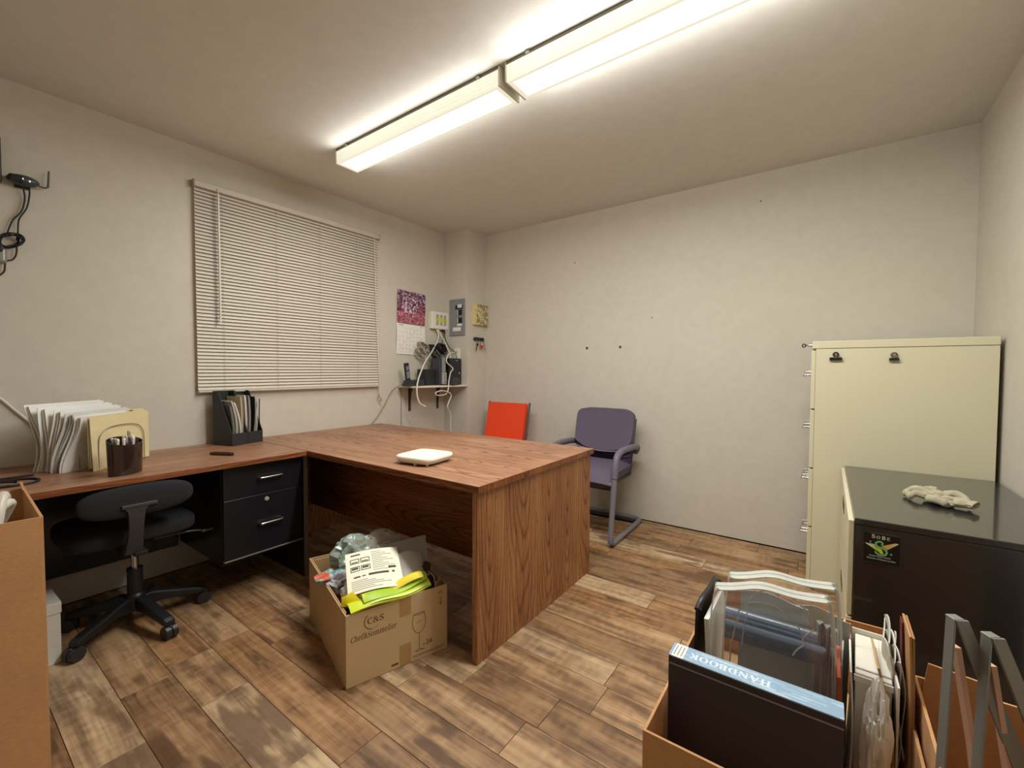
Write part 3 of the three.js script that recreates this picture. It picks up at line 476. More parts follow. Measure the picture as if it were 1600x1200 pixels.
{
  const t = thing('black_box_device', 'dark green black network box lying behind the phone on the shelf', 'network box', [-2.965, SY, -2.775], Math.PI / 2);
  part(t, 'case', rb(0.17, 0.145, 0.12, 0.004, 0.01, 0.0735, 0), mat(0x232a26, 0.5));
  part(t, 'foot', [cyl(0.008, 0.008, 0.003, -0.08, 0.0015, 0.04), cyl(0.008, 0.008, 0.003, 0.08, 0.0015, 0.04), cyl(0.008, 0.008, 0.003, -0.08, 0.0015, -0.04), cyl(0.008, 0.008, 0.003, 0.08, 0.0015, -0.04)], blackMatte);
  part(t, 'vent', [0, 1, 2, 3].map((k) => box(0.15, 0.003, 0.001, 0, 0.12 - k * 0.014, 0.0602)), blackMatte);
}
{
  const t = thing('modem', 'tall grey and silver upright modem in the middle of the shelf', 'modem', [-2.885, SY, -2.862], Math.PI / 2);
  part(t, 'body', rb(0.078, 0.245, 0.11, 0.006, 0, 0.1275, -0.03), mat(0x3c3b42, 0.45));
  part(t, 'front_upper', rb(0.042, 0.13, 0.012, 0.003, 0.008, 0.185, 0.028), mat(0x90918f, 0.4));
  part(t, 'front_lower', rb(0.05, 0.108, 0.018, 0.003, 0.01, 0.064, 0.032), mat(0xb0aca4, 0.4));
  part(t, 'lettering', [0, 1, 2, 3, 4, 5, 6].map((k) => box(0.008, 0.006, 0.001, 0.01, 0.105 - k * 0.0085, 0.0413)), mat(0x4b4947, 0.5));
  part(t, 'port', box(0.012, 0.012, 0.001, 0.01, 0.027, 0.0413), blackMatte);
  part(t, 'stand', rb(0.07, 0.01, 0.11, 0.003, 0.004, 0.005, -0.02), blackPlastic);
}
{
  const t = thing('computer_tower', 'black glossy mini tower at the right end of the shelf', 'computer', [-2.89, SY, -3.008], Math.PI / 2);
  part(t, 'case', rb(0.17, 0.25, 0.15, 0.004, 0, 0.125, -0.03), mat(0x1d1c22, 0.35));
  part(t, 'front_panel', rb(0.16, 0.24, 0.008, 0.003, -0.002, 0.126, 0.049), mat(0x25242b, 0.25));
  part(t, 'badge', span(0.0, 0.036, 0.226, 0.231, 0.0528, 0.0536), chrome); part(t, 'power_light', span(0.045, 0.053, 0.104, 0.118, 0.0528, 0.0536), whitePlastic);
}
{
  const t = thing('router', 'small dark grey router in front of the black tower on the shelf', 'router', [-2.812, SY, -2.955], Math.PI / 2 + 0.1);
  part(t, 'case', put(extrude([[-0.055, 0.003], [0.055, 0.003], [0.055, 0.05], [0.03, 0.06], [-0.055, 0.06]], 0.07, 0.004), 0, 0, -0.035), mat(0x39403f, 0.45));
  part(t, 'foot', [box(0.015, 0.003, 0.06, -0.04, 0.0015, 0), box(0.015, 0.003, 0.06, 0.04, 0.0015, 0)], blackMatte);
  part(t, 'top_cover', rb(0.07, 0.008, 0.05, 0.003, 0.008, 0.064, 0), mat(0x4a504f, 0.4));
}
const cable = (label, pts, r, m, name = 'cable', group) => solo(name, label, 'cable', tube(pts, r, false, pts.length * 14, 7), m, [0, 0, 0], 0, group);
// adapters and hanging bundles on the wall
{
  const t = thing('power_strip', 'black power strip with plugged adapters on the wall above the modem', 'power strip', [XL, 1.405, -2.98], Math.PI / 2);
  part(t, 'bar', rb(0.19, 0.045, 0.03, 0.006, 0, 0, 0.015), blackPlastic);
  part(t, 'adapter', [rb(0.05, 0.075, 0.045, 0.005, 0.06, -0.008, 0.05)], blackMatte); part(t, 'adapter', rb(0.045, 0.06, 0.04, 0.005, 0.0, 0.002, 0.048), mat(0x2b2b30, 0.4)); part(t, 'adapter', rb(0.04, 0.055, 0.04, 0.005, -0.06, -0.01, 0.048), blackPlastic);
}
{
  const loops = (cx, cy, cz, r0, n, ph, el = 1.0) => { const p = []; for (let i = 0; i < n * 10; i++) { const a = i / 10 * Math.PI * 2 + ph, r = r0 * (0.75 + 0.45 * n3(i * 0.13 + ph, 3)); p.push([cx + 0.018 * Math.sin(i * 0.9) + 0.03 * n3(i * 0.2, 5 + ph), cy + r * Math.sin(a) * el + r * 0.4 * Math.cos(a), cz + r * Math.cos(a)]); } return p; };
  solo('cable_bundle', 'tied bundle of beige grey phone cable hanging beside the calendar', 'cable', [tube(loops(XL + 0.035, 1.40, -2.79, 0.055, 6, 0.3, 0.6), 0.0045, false, 360, 6), tube(loops(XL + 0.05, 1.345, -2.735, 0.05, 5, 1.3, 0.7), 0.0045, false, 300, 6), rb(0.012, 0.03, 0.02, 0.003, XL + 0.05, 1.38, -2.77)], mat(0xa59c8c, 0.7));
  solo('cable_bundle', 'tangle of black power cables hanging below the white wall box', 'cable', [tube(loops(XL + 0.06, 1.35, -2.9, 0.048, 5, 2.1), 0.0045, false, 300, 6), tube(loops(XL + 0.055, 1.39, -3.0, 0.05, 5, 4.0, 0.8), 0.0045, false, 300, 6), tube(loops(XL + 0.06, 1.27, -2.87, 0.025, 2, 1.0, 2.2), 0.004, false, 120, 6)], blackCable);
  cable('grey cable drooping from the power strip to the modem', [[XL + 0.07, 1.4, -2.9], [XL + 0.09, 1.34, -2.94], [XL + 0.1, 1.3, -2.97], [XL + 0.13, 1.27, -2.93], [XL + 0.14, 1.24, -2.9]], 0.006, mat(0x74747a, 0.5));
  cable('black lead running from the white wall box to the column outlet', [[XL + 0.022, 1.57, -3.09], [XL + 0.05, 1.5, -3.06], [XL + 0.1, 1.42, -3.06], [-2.915, 1.36, -3.07], [-2.9, 1.352, -3.085]], 0.0035, blackCable);
  cable('thin black lead dropping from the white wall box into the black tangle', [[XL + 0.024, 1.56, -3.06], [XL + 0.04, 1.5, -3.05], [XL + 0.05, 1.44, -3.02]], 0.0035, blackCable);
}
cable('long white cable hanging from the white wall box over the phone and shelf edge', [[XL + 0.022, 1.565, -2.985], [XL + 0.05, 1.5, -2.975], [-2.98, 1.38, -2.86], [-2.9, 1.25, -2.68], [-2.855, 1.145, -2.58], [-2.84, 1.108, -2.55], [-2.815, 1.04, -2.51], [-2.81, 0.96, -2.51], [-2.8, 0.9, -2.53], [-2.785, 0.87, -2.58]], 0.0065, whiteCable);
cable('white cable running from the white wall box down behind the black tower', [[XL + 0.022, 1.565, -3.0], [XL + 0.07, 1.48, -3.02], [-2.93, 1.38, -3.0], [-2.86, 1.32, -2.96], [-2.855, 1.27, -2.95], [-2.86, 1.18, -2.93]], 0.0055, whiteCable);
cable('white cable looping from the column outlet below the shelf to the desk', [[-2.9, 1.312, -3.09], [-2.86, 1.345, -3.02], [-2.82, 1.33, -2.9], [-2.81, 1.26, -2.86], [-2.8, 1.2, -2.93], [-2.78, 1.16, -2.88], [-2.78, 1.09, -2.86], [-2.765, 1.0, -2.83], [-2.755, 0.965, -2.78], [-2.75, 0.965, -2.68], [-2.75, 0.99, -2.67], [-2.75, 1.0, -2.76], [-2.755, 0.96, -2.86], [-2.76, 0.86, -2.82], [-2.77, 0.78, -2.87], [-2.78, 0.66, -2.88], [-2.79, 0.5, -2.9]], 0.005, whiteCable);
cable('grey phone cord sagging along the wall from the shelf to the desk under the blind', [[-2.96, 1.06, -2.515], [XL + 0.06, 1.05, -2.5], [XL + 0.012, 1.0, -2.45], [XL + 0.01, 0.88, -2.37], [XL + 0.01, 0.79, -2.3], [XL + 0.012, 0.735, -2.24]], 0.004, greyCable);
cable('thin grey wire hanging straight down the wall from the shelf end', [[XL + 0.012, 1.04, -2.545], [XL + 0.008, 0.95, -2.555], [XL + 0.008, 0.7, -2.555], [XL + 0.008, 0.45, -2.56]], 0.003, greyCable);
cable('white cable curving down the left wall to the desk behind the files', [[XL + 0.008, 1.24, -0.1], [XL + 0.008, 1.12, -0.17], [XL + 0.008, 1.05, -0.235], [XL + 0.008, 0.97, -0.295], [XL + 0.008, 0.9, -0.355], [XL + 0.012, 0.855, -0.43], [XL + 0.02, 0.79, -0.5], [XL + 0.03, 0.737, -0.55]], 0.006, whiteCable);

// ---------- camera box and leads high on the left wall ----------
{
  const t = thing('wall_router', 'dark grey router with an aerial high on the left wall', 'router', [XL, 2.055, -0.325], Math.PI / 2);
  part(t, 'case', put(lump(0.105, 0.05, 0.06, 1, 0, 4, false), 0, -0.02, 0.035), mat(0x3b4244, 0.4));
  part(t, 'front_band', rb(0.05, 0.03, 0.02, 0.008, -0.022, 0.004, 0.06), mat(0x1c2123, 0.3));
  part(t, 'indicator', [sph(0.0022, -0.004, 0.004, 0.069, 8), sph(0.0026, 0.018, 0, 0.066, 8)], mat(0xffffff, 0.3, { emissive: new THREE.Color(0xe8f4ff), emissiveIntensity: 1.4 }));
  part(t, 'aerial', [cyl(0.0035, 0.0045, 0.075, 0.083, 0.042, 0.03, 0, 0, -0.05), tube([[0.05, -0.002, 0.03], [0.07, -0.004, 0.03], [0.082, 0.005, 0.03]], 0.004)], mat(0x50585a, 0.5));
  part(t, 'wall_plate', rb(0.05, 0.06, 0.012, 0.003, 0, 0.005, 0.006), dkGrey);
}
{
  const t = thing('wall_bracket_box', 'narrow black box at the left picture edge beside the wall router', 'network box', [XL, 2.13, -0.235], Math.PI / 2);
  part(t, 'case', rb(0.05, 0.2, 0.05, 0.006, 0, 0, 0.025), blackPlastic); part(t, 'lid', rb(0.046, 0.06, 0.006, 0.002, 0, 0.05, 0.052), mat(0x2c2c30, 0.4));
}
{
  const q = XL + 0.02;
  cable('black lead hanging from the wall router, nearer its aerial', [[q + 0.01, 2.035, -0.345], [q, 2.0, -0.345], [q, 1.94, -0.335], [q, 1.88, -0.31], [q, 1.82, -0.305], [q, 1.78, -0.3]], 0.0032, blackCable);
  cable('black lead hanging from the wall router, nearer the black box', [[q + 0.012, 2.035, -0.325], [q, 1.98, -0.33], [q, 1.92, -0.318], [q, 1.87, -0.29], [q, 1.8, -0.27]], 0.0032, blackCable);
  const lp = []; for (let i = 0; i < 46; i++) { const a = i * 0.62; lp.push([q + 0.012 * Math.sin(i * 1.7) + 0.01, 1.775 + 0.035 * Math.sin(a) * (0.6 + 0.5 * n3(i * 0.3, 2)) - 0.012 * Math.cos(a), -0.278 + 0.042 * Math.cos(a) * (0.6 + 0.6 * n3(i * 0.2, 9))]); }
  solo('cable_bundle', 'tangled knot of dark leads on the left wall below the router', 'cable', tube(lp, 0.0036, false, 420, 6), blackCable);
  cable('brown black lead looping under the tangled knot on the left wall', [[q, 1.77, -0.3], [q, 1.72, -0.298], [q, 1.69, -0.285], [q, 1.68, -0.265], [q, 1.66, -0.262], [q, 1.63, -0.258], [q, 1.6, -0.235]], 0.0036, mat(0x2e261e, 0.5));
  const t = thing('wall_adapter', 'silver grey plug adapter at the left picture edge below the tangled leads', 'adapter', [XL, 1.7, -0.243], Math.PI / 2);
  part(t, 'case', rb(0.05, 0.07, 0.05, 0.014, 0, 0, 0.025, 0, 0, 0, 3), mat(0x8f8f88, 0.35, { metalness: 0.4 })); part(t, 'plug', rb(0.024, 0.03, 0.02, 0.004, 0, 0.03, 0.05), blackPlastic);
}

// ---------- on the desks ----------
{
  const t = thing('wireless_access_point', 'flat white square wireless access point lying on the big desk', 'access point', [-1.618, TOP, -1.492], 0.13);
  const se = (r, n = 5) => { const p = []; for (let i = 0; i < 72; i++) { const a = i / 72 * Math.PI * 2, c = Math.cos(a), s = Math.sin(a); p.push([r * Math.sign(c) * Math.pow(Math.abs(c), 2 / n), r * Math.sign(s) * Math.pow(Math.abs(s), 2 / n)]); } return p; };
  part(t, 'cover', extrude(se(0.113), 0.02, 0.008).rotateX(-Math.PI / 2).translate(0, 0.021, 0), whitePlastic);
  part(t, 'base', extrude(se(0.105), 0.012, 0.003).rotateX(-Math.PI / 2).translate(0, 0.0108, 0), mat(0xcfc8b8, 0.5));
  for (const [x, z] of [[-0.08, 0.088], [0.02, 0.094], [-0.08, -0.08], [0.08, -0.08], [0.08, 0.08]]) part(t, 'foot', rb(0.014, 0.0118, 0.012, 0.003, x, 0.0058, z), mat(0xd8d0bf, 0.5));
  part(t, 'indicator', cyl(0.003, 0.003, 0.0012, -0.035, 0.0415, -0.03), mat(0x5c5a54, 0.4));
}
{
  // step file sorter: wire arches with files between them
  const P = [-2.66, TOP, -0.464], th = 2.204, wire = mat(0x9b988f, 0.4, { metalness: 0.7 });
  const t = thing('file_sorter', 'stepped wire file sorter holding white and manila files on the return desk', 'file sorter', P, th);
  part(t, 'base_wire', [cyl(0.0025, 0.0025, 0.285, 0.05, 0.004, -0.13, Math.PI / 2), cyl(0.0025, 0.0025, 0.285, 0.245, 0.004, -0.13, Math.PI / 2)], wire);
  for (let k = 0; k < 7; k++) { const z = 0.012 - k * 0.044, h = 0.192 + k * 0.0105; part(t, 'wire_arch', tube([[0.02, 0.004, z], [0.02, h * 0.55, z], [0.03, h * 0.8, z], [0.07, h * 0.96, z], [0.145, h, z], [0.22, h * 0.96, z], [0.256, h * 0.8, z], [0.265, h * 0.55, z], [0.265, 0.004, z]], 0.002, false, 60, 6), wire); }
  const names = ['rearmost and tallest white file in the wire sorter, with printing along its top', 'second white file from the back of the wire sorter', 'third white file from the back of the wire sorter, its end sagging', 'thin grey white file in the wire sorter, two places behind the manila folder', 'white file directly behind the manila folder in the sorter'];
  names.forEach((l, k) => {
    const z0 = -0.24 + k * 0.044, h = 0.292 - k * 0.0125, s = 0.012 + 0.004 * ((k * 7) % 3), m = mat([0xfaf8f3, 0xfcfaf5, 0xf8f6f1, 0xe4e3de, 0xfbf9f3][k], 0.85, { map: paperTone });
    const g = thing('paper_file', l, 'file', P, th, 'white files in the wire sorter');
    const sh = (dz, x0, hh, th2, sag) => slab((u, v) => { const q = Math.pow(1 - u, 2.2), low = Math.pow(1 - v, 1.5); return [x0 + u * (0.31 - x0) + 0.012 * q * Math.sin(v * 5 + k), 0.006 + v * hh - 0.045 * q * low * (k % 2 ? 1 : 0.8), z0 + dz + sag * q * Math.sin((1 - v) * 2.9 + k * 0.5) * 1.1]; }, 12, 12, th2);
    part(g, 'cover', sh(-0.007, -0.035 - 0.006 * (k % 2), h, 0.0022, 0.026), m);
    part(g, 'papers', sh(0, -0.028, h - 0.008, 0.006, 0.03), k === 3 ? mat(0xc9cfcb, 0.85) : whitePaper);
    part(g, 'cover', sh(0.008, -0.03, h - 0.004, 0.0022, 0.034), m);
    if (k === 0) part(g, 'print', [0, 1, 2, 3, 4, 5, 6].map((i) => box(0.022, 0.007, 0.0008, 0.05 + i * 0.036, h - 0.012, z0 + 0.0108)), mat(0x8b8780, 0.8));
  });
  const g = thing('manila_folder', 'buff manila folder with a raised tab at the front of the wire sorter', 'folder', P, th);
  part(g, 'front_leaf', slab((u, v) => [-0.012 + u * 0.315 , 0.008 + v * 0.232 - 0.02 * Math.pow(1 - u, 3) * (1 - v), 0.004 + 0.012 * Math.pow(1 - u, 3) * (1 - v)], 8, 6, 0.0016), manila);
  part(g, 'back_leaf', extrude([[-0.012, 0.01], [0.305, 0.01], [0.305, 0.243], [0.29, 0.245], [0.282, 0.258], [0.19, 0.258], [0.182, 0.245], [-0.012, 0.243]], 0.0016).translate(0, 0, -0.006), manila);
  part(g, 'papers', span(-0.006, 0.298, 0.012, 0.232, -0.0035, 0.0015), whitePaper);
  part(g, 'tab_writing', span(0.2, 0.222, 0.2485, 0.2535, -0.0044, -0.0038), mat(0x57503e, 0.8));
}
{
  // oval smoke-coloured pen cup and pens
  const c = [-2.488, TOP, -0.54], ry = 0.62, t = thing('pen_cup', 'oval dark brown translucent pen cup in front of the manila folder', 'pen cup', c, ry + Math.PI / 2);
  const smoke = phys({ color: 0x35241f, roughness: 0.2, transmission: 0.22, thickness: 0, clearcoat: 0.6, clearcoatRoughness: 0.1 });
  const rim = (a) => 0.143 - 0.016 * Math.sin(a);
  part(t, 'shell', slab((u, v) => { const a = u * Math.PI * 2, k = 0.94 + 0.06 * v; return [Math.cos(a) * 0.074 * k, 0.001 + rim(a) * v, Math.sin(a) * 0.044 * k]; }, 48, 8, 0.0028), smoke);
  part(t, 'bottom', put(cyl(1, 1, 0.003, 0, 0.002, 0, 0, 0, 0, 40)).scale(0.069, 1, 0.041), smoke);
  const cols = [0xe9e4d8, 0xd8d8d6, 0x2a2a2c, 0xf0ece2, 0x6a2a26, 0xdadad2, 0x2c3a6a, 0xe6e0d0, 0x3a3a3a, 0xcfcfc9, 0xb05a3a, 0xece8df];
  const pen = (x, z, L, col, label, tilt, group) => { const p = thing('pen', label, 'pen', [c[0] + x, TOP + 0.004, c[2] + z], ry, group); p.rotation.z = tilt; part(p, 'barrel', cyl(0.0052, 0.0052, L, 0, L / 2, 0, 0, 0, 0, 10), mat(col, 0.35)); part(p, 'end_cap', [cyl(0.0061, 0.0058, 0.024, 0, L - 0.012, 0, 0, 0, 0, 10), sph(0.006, 0, L, 0, 10)], rnd() < 0.5 ? chrome : mat(0xe8e4da, 0.3)); part(p, 'clip', rb(0.002, 0.03, 0.0015, 0.0006, 0.006, L - 0.018, 0), chrome); };
  for (let i = 0; i < 16; i++) { const a = i * 2.4, r = 0.15 + 0.9 * Math.sqrt(i / 16), lx = Math.cos(a) * 0.058 * r, lz = Math.sin(a) * 0.03 * r, C = Math.cos(ry + Math.PI / 2), S = Math.sin(ry + Math.PI / 2); pen(lx * C + lz * S, -lx * S + lz * C, 0.142 + rr(0, 0.014), cols[i % 12], 'one of the short pens packed inside the oval brown pen cup', rr(-0.05, 0.05), 'pens packed inside the oval cup'); }
  pen(0.012, -0.014, 0.178, 0x4a2a3a, 'single dark pen sticking up tallest from the oval brown pen cup', 0.02);
}
{
  const t = thing('pocket_knife', 'closed dark brown folding knife lying on the return desk', 'knife', [-2.6, TOP, -0.957], Math.atan2(0.072, 0.133));
  part(t, 'handle', put(extrude([[-0.07, 0.002], [-0.04, -0.008], [0.03, -0.009], [0.066, -0.004], [0.072, 0.004], [0.05, 0.009], [-0.03, 0.008]], 0.014, 0.003), 0, 0.0145, 0, Math.PI / 2), mat(0x3a241a, 0.45));
  part(t, 'bolster', [rb(0.012, 0.0155, 0.016, 0.003, 0.06, 0.0085, 0), rb(0.01, 0.015, 0.014, 0.003, -0.058, 0.0085, -0.001)], mat(0x5e4a3c, 0.35, { metalness: 0.7 }));
  part(t, 'blade_spine', rb(0.1, 0.004, 0.003, 0.001, 0, 0.0165, -0.002), mat(0x8c7a6c, 0.35, { metalness: 0.7 }));
}
{
  const y = TOP + 0.004;
  solo('cable_loop', 'loop of black cable lying at the left end of the return desk', 'cable', tube([[-2.72, y, -0.1], [-2.69, y, -0.2], [-2.665, y, -0.27], [-2.62, y, -0.295], [-2.57, y, -0.283], [-2.548, y, -0.24], [-2.55, y, -0.18], [-2.57, y, -0.12], [-2.6, y, -0.1], [-2.63, y + 0.004, -0.14], [-2.62, y + 0.006, -0.2], [-2.585, y + 0.006, -0.23]], 0.005, false, 160, 8), blackCable);
  solo('black_rod', 'straight black rod lying beside the cable loop on the return desk', 'rod', cyl(0.0045, 0.0045, 0.2, -2.735, y + 0.0008, -0.195, Math.PI / 2 - 0.0, 0, 0), blackPlastic);
}
{
  // two magazine holders side by side
  const P = [-2.85, TOP, -1.105], th = 1.823, C = Math.cos(th), S = Math.sin(th), at = (x, z) => [P[0] + x * C + z * S, TOP, P[2] - x * S + z * C];
  const hm = mat(0x26282a, 0.5);
  ['left black magazine holder beside the blind, its papers leaning over', 'right black magazine holder beside the blind, its papers standing upright'].forEach((l, k) => {
    const t = thing('magazine_holder', l, 'magazine holder', at(0.1015 * k, 0), th), D = 0.165, w = 0.1, e = 0.003;
    const prof = [[0, 0], [D, 0], [D, 0.32], [D * 0.7, 0.32], [0.01, 0.09], [0, 0.072]];
    for (const x of [0, w - e]) part(t, 'side_panel', put(extrude(prof, e), x + e, 0, 0, 0, -Math.PI / 2 + Math.PI, 0).translate(-e, 0, 0), hm);
    part(t, 'front_lip', span(e, w - e, 0, 0.072, -e, 0), hm); part(t, 'back_panel', span(e, w - e, 0, 0.32, -D, -D + e), hm); part(t, 'bottom', span(e, w - e, 0, e, -D + e, -e), hm);
    part(t, 'top_rim', tube([[0.003, 0.318, -D * 0.7], [0.003, 0.322, -D + 0.004], [w - 0.003, 0.322, -D + 0.004], [w - 0.003, 0.318, -D * 0.7]], 0.003), hm);
  });
  const doc = (l, x0, lean, h, m, bow, d = 0.12, group) => {   // a bundle of sheets standing in a holder
    const t = thing('document', l, 'papers', at(x0, -0.015), th, group);
    part(t, 'sheets', slab((u, v) => [-lean * v + bow * Math.sin(v * Math.PI), 0.005 + v * h, -0.14 + d * u + 0.006 * Math.sin(v * 3)], 6, 12, 0.006), m);
    part(t, 'cover_sheet', slab((u, v) => [-lean * v + bow * Math.sin(v * Math.PI) + 0.006, 0.005 + v * (h - 0.012), -0.138 + d * u + 0.006 * Math.sin(v * 3)], 6, 12, 0.0015), mat(0xdedad2, 0.8, { map: paperTone }));
  };
  const printed = canvasTex(128, 192, (c, w, h) => { c.fillStyle = '#d9d7d0'; c.fillRect(0, 0, w, h); c.fillStyle = '#6c6c6a'; for (let j = 0; j < 22; j++) for (let i = 0; i < 5; i++) if ((i * 5 + j * 3) % 7) c.fillRect(10 + i * 22, 10 + j * 8, 16, 3); });
  doc('dark paper bundle against the left side of the left magazine holder', 0.03, 0.018, 0.24, mat(0x55544f, 0.8), 0.004);
  doc('white stapled sheets leaning left in the left magazine holder', 0.05, 0.025, 0.262, mat(0xe2e0da, 0.85, { map: printed }), 0.012);
  doc('curled white booklet bending across the left magazine holder', 0.078, 0.035, 0.25, whitePaper, 0.012);
  doc('tan envelope standing at the back of the left magazine holder', 0.088, 0.005, 0.285, mat(0xc0ac8a, 0.85), 0.0);
  doc('white folded paper at the left of the right magazine holder', 0.112, 0.002, 0.292, whitePaper, 0.002);
  doc('grey printed newsletter standing in the right magazine holder', 0.13, -0.004, 0.29, mat(0x9fa09c, 0.8, { map: printed }), 0.003);
  doc('black folder leaning inside the right magazine holder', 0.152, -0.022, 0.28, blackPlastic, 0.006);
  doc('pale slip curving inside the right magazine holder', 0.168, -0.012, 0.22, greyPaper, 0.008);
  solo('envelope', 'white envelope standing against the wall just right of the magazine holders', 'envelope', slab((u, v) => [XL + 0.02 + 0.05 * u, TOP + 0.001 + v * 0.262, -1.352 + 0.012 * u + 0.004 * Math.sin(v * 3)], 4, 8, 0.003), whitePaper);
}

// ---------- open cardboard boxes ----------
// walls, bottom and torn rim of an open carton; w along x, d along z, base at y 0
function openBox(t, w, d, h, m, inner, e = 0.005) {
  part(t, 'bottom', span(-w / 2, w / 2, 0, e, -d / 2, d / 2), inner);
  part(t, 'front_wall', metre(span(-w / 2, w / 2, e, h, d / 2 - e, d / 2), 'x'), m);
  part(t, 'back_wall', metre(span(-w / 2, w / 2, e, h, -d / 2, -d / 2 + e), 'x'), m);
  for (const s of [-1, 1]) part(t, 'side_wall', metre(s < 0 ? span(-w / 2, -w / 2 + e, e, h, -d / 2 + e, d / 2 - e) : span(w / 2 - e, w / 2, e, h, -d / 2 + e, d / 2 - e), 'z'), m);
}
const boxC = [-1.647, 0, -1.208], boxT = 1.263;
const inBox = (x, y, z) => { const C = Math.cos(boxT), S = Math.sin(boxT); return [boxC[0] + x * C + z * S, y, boxC[2] - x * S + z * C]; };
{
  const w = 0.42, d = 0.61, h = 0.278;
  const t = thing('cardboard_box', 'brown wine glass carton overflowing with papers and rubbish on the floor by the desk', 'box', boxC, boxT);
  openBox(t, w, d, h, kraft, kraftIn);
  // folded-in flaps doubling the walls
  part(t, 'inner_flap', [metre(span(-w / 2 + 0.006, -w / 2 + 0.01, 0.14, h + 0.002, -d / 2 + 0.02, d / 2 - 0.02), 'z')], kraftIn);
  part(t, 'inner_flap', [metre(span(-w / 2 + 0.02, w / 2 - 0.02, 0.12, h - 0.012, -d / 2 + 0.0065, -d / 2 + 0.0105), 'x')], kraftIn);
  part(t, 'inner_flap', put(metre(box(0.004, 0.16, d - 0.06), 'z'), w / 2 - 0.013, h - 0.076, 0, 0, 0, 0.02), kraftIn);
  part(t, 'corner_flap', put(metre(box(0.05, 0.075, 0.004), 'x'), w / 2 - 0.028, h - 0.02, d / 2 - 0.03, 0.1, 0.7, 0.15), kraftIn);
  const print = canvasTex(1024, 680, (c, W, Hh) => {
    c.fillStyle = '#c8ab82'; c.fillRect(0, 0, W, Hh);
    for (let i = 0; i < 900; i++) { const a = rnd(); c.fillStyle = a < 0.5 ? 'rgba(120,90,55,0.05)' : 'rgba(215,180,135,0.05)'; c.fillRect(rnd() * W, rnd() * Hh, 2 + rnd() * 60, 1 + rnd() * 3); }
    c.fillStyle = 'rgba(160,122,78,0.5)'; c.fillRect(505, 0, 118, 150); c.fillStyle = 'rgba(150,116,70,0.55)'; c.fillRect(505, 470, 118, 160);
    const ink = '#634d30'; c.fillStyle = ink; c.strokeStyle = ink; c.lineCap = 'round';
    c.font = 'bold 80px serif'; c.fillText('C&S', 190, 142);
    c.lineWidth = 9; c.beginPath(); c.arc(245, 120, 78, Math.PI * 0.55, Math.PI * 1.28); c.stroke(); c.lineWidth = 4; c.beginPath(); c.arc(245, 120, 78, Math.PI * 0.25, Math.PI * 0.6); c.stroke();
    c.font = 'italic bold 76px serif'; c.fillText('Chef&Sommelier', 36, 268, 440);
    c.lineWidth = 6; c.beginPath(); c.moveTo(652, 210); c.bezierCurveTo(620, 330, 660, 400, 712, 412); c.bezierCurveTo(766, 400, 800, 330, 768, 210); c.moveTo(652, 210); c.bezierCurveTo(680, 222, 740, 222, 768, 210); c.bezierCurveTo(740, 200, 680, 200, 652, 210); c.moveTo(712, 412); c.lineTo(712, 575); c.moveTo(668, 592); c.bezierCurveTo(690, 578, 712, 576, 714, 574); c.bezierCurveTo(720, 578, 740, 584, 764, 592); c.lineTo(668, 592); c.stroke();
    c.font = '28px serif'; c.fillText('✳', 700, 270); c.fillRect(684, 292, 56, 4);
    c.font = 'bold 38px sans-serif'; c.fillText('x', 752, 556); c.font = 'bold 62px sans-serif'; c.fillText('24', 784, 556);
    c.font = 'bold 32px sans-serif'; c.fillRect(422, 626, 70, 22); c.fillText('GLASS', 520, 650); c.fillText('FOR PROFESSIONAL RESULTS', 640, 650, 350);
    c.save(); c.translate(950, 60); for (let i = 0; i < 3; i++) { c.strokeStyle = ink; c.lineWidth = 5; if (i === 0) { c.beginPath(); c.moveTo(-14, 22); c.lineTo(-14, -6); c.moveTo(-22, 4); c.lineTo(-14, -8); c.lineTo(-6, 4); c.moveTo(12, 22); c.lineTo(12, -6); c.moveTo(4, 4); c.lineTo(12, -8); c.lineTo(20, 4); c.stroke(); } if (i === 1) { c.beginPath(); c.moveTo(-16, 50); c.lineTo(-6, 72); c.lineTo(6, 72); c.lineTo(16, 50); c.moveTo(0, 72); c.lineTo(0, 92); c.moveTo(-12, 92); c.lineTo(12, 92); c.stroke(); } if (i === 2) { c.beginPath(); c.arc(0, 124, 16, Math.PI, 0); c.fill(); c.fillRect(-2, 124, 4, 24); } } c.restore();
    c.save(); c.translate(990, 330); c.rotate(-Math.PI / 2); c.restore();
  });
  part(t, 'printed_panel', span(-w / 2 + 0.001, w / 2 - 0.001, 0.003, h - 0.001, d / 2, d / 2 + 0.0012), mat(0xffffff, 0.88, { map: print }), 'printed front with glass outline and maker lettering');
  for (const [a, b] of [[h - 0.075, h - 0.001], [0.004, 0.075]]) part(t, 'tape', span(-0.002, 0.046, a, b, d / 2 + 0.0012, d / 2 + 0.0016), phys({ color: 0xb08a58, roughness: 0.35 }));
  // --- contents: every thing its own object
  const item = (name, label, cat, geo, m, [x, y, z], ry = 0) => { const p = inBox(x, y, z); return solo(name, label, cat, geo, m, p, boxT + ry); };
  item('fabric_scrap', 'black fabric heap filling the wine glass carton under its papers', 'fabric', lump(0.38, 0.24, 0.56, 2.2, 0.4, 5, false), mat(0x1d1a1d, 0.95), [0, 0.006, -0.005]);
  item('fabric_scrap', 'maroon cloth scrap at the left inside the wine glass carton', 'fabric', lump(0.13, 0.09, 0.17, 4.4, 0.5, 4), mat(0x5a2a2c, 0.9), [-0.125, 0.178, 0.08]);
  item('crumpled_paper', 'crumpled grey paper at the left inside the wine glass carton', 'paper', lump(0.13, 0.11, 0.13, 6.1, 0.6, 3), mat(0xb6b7bd, 0.85), [-0.145, 0.21, 0.0]);
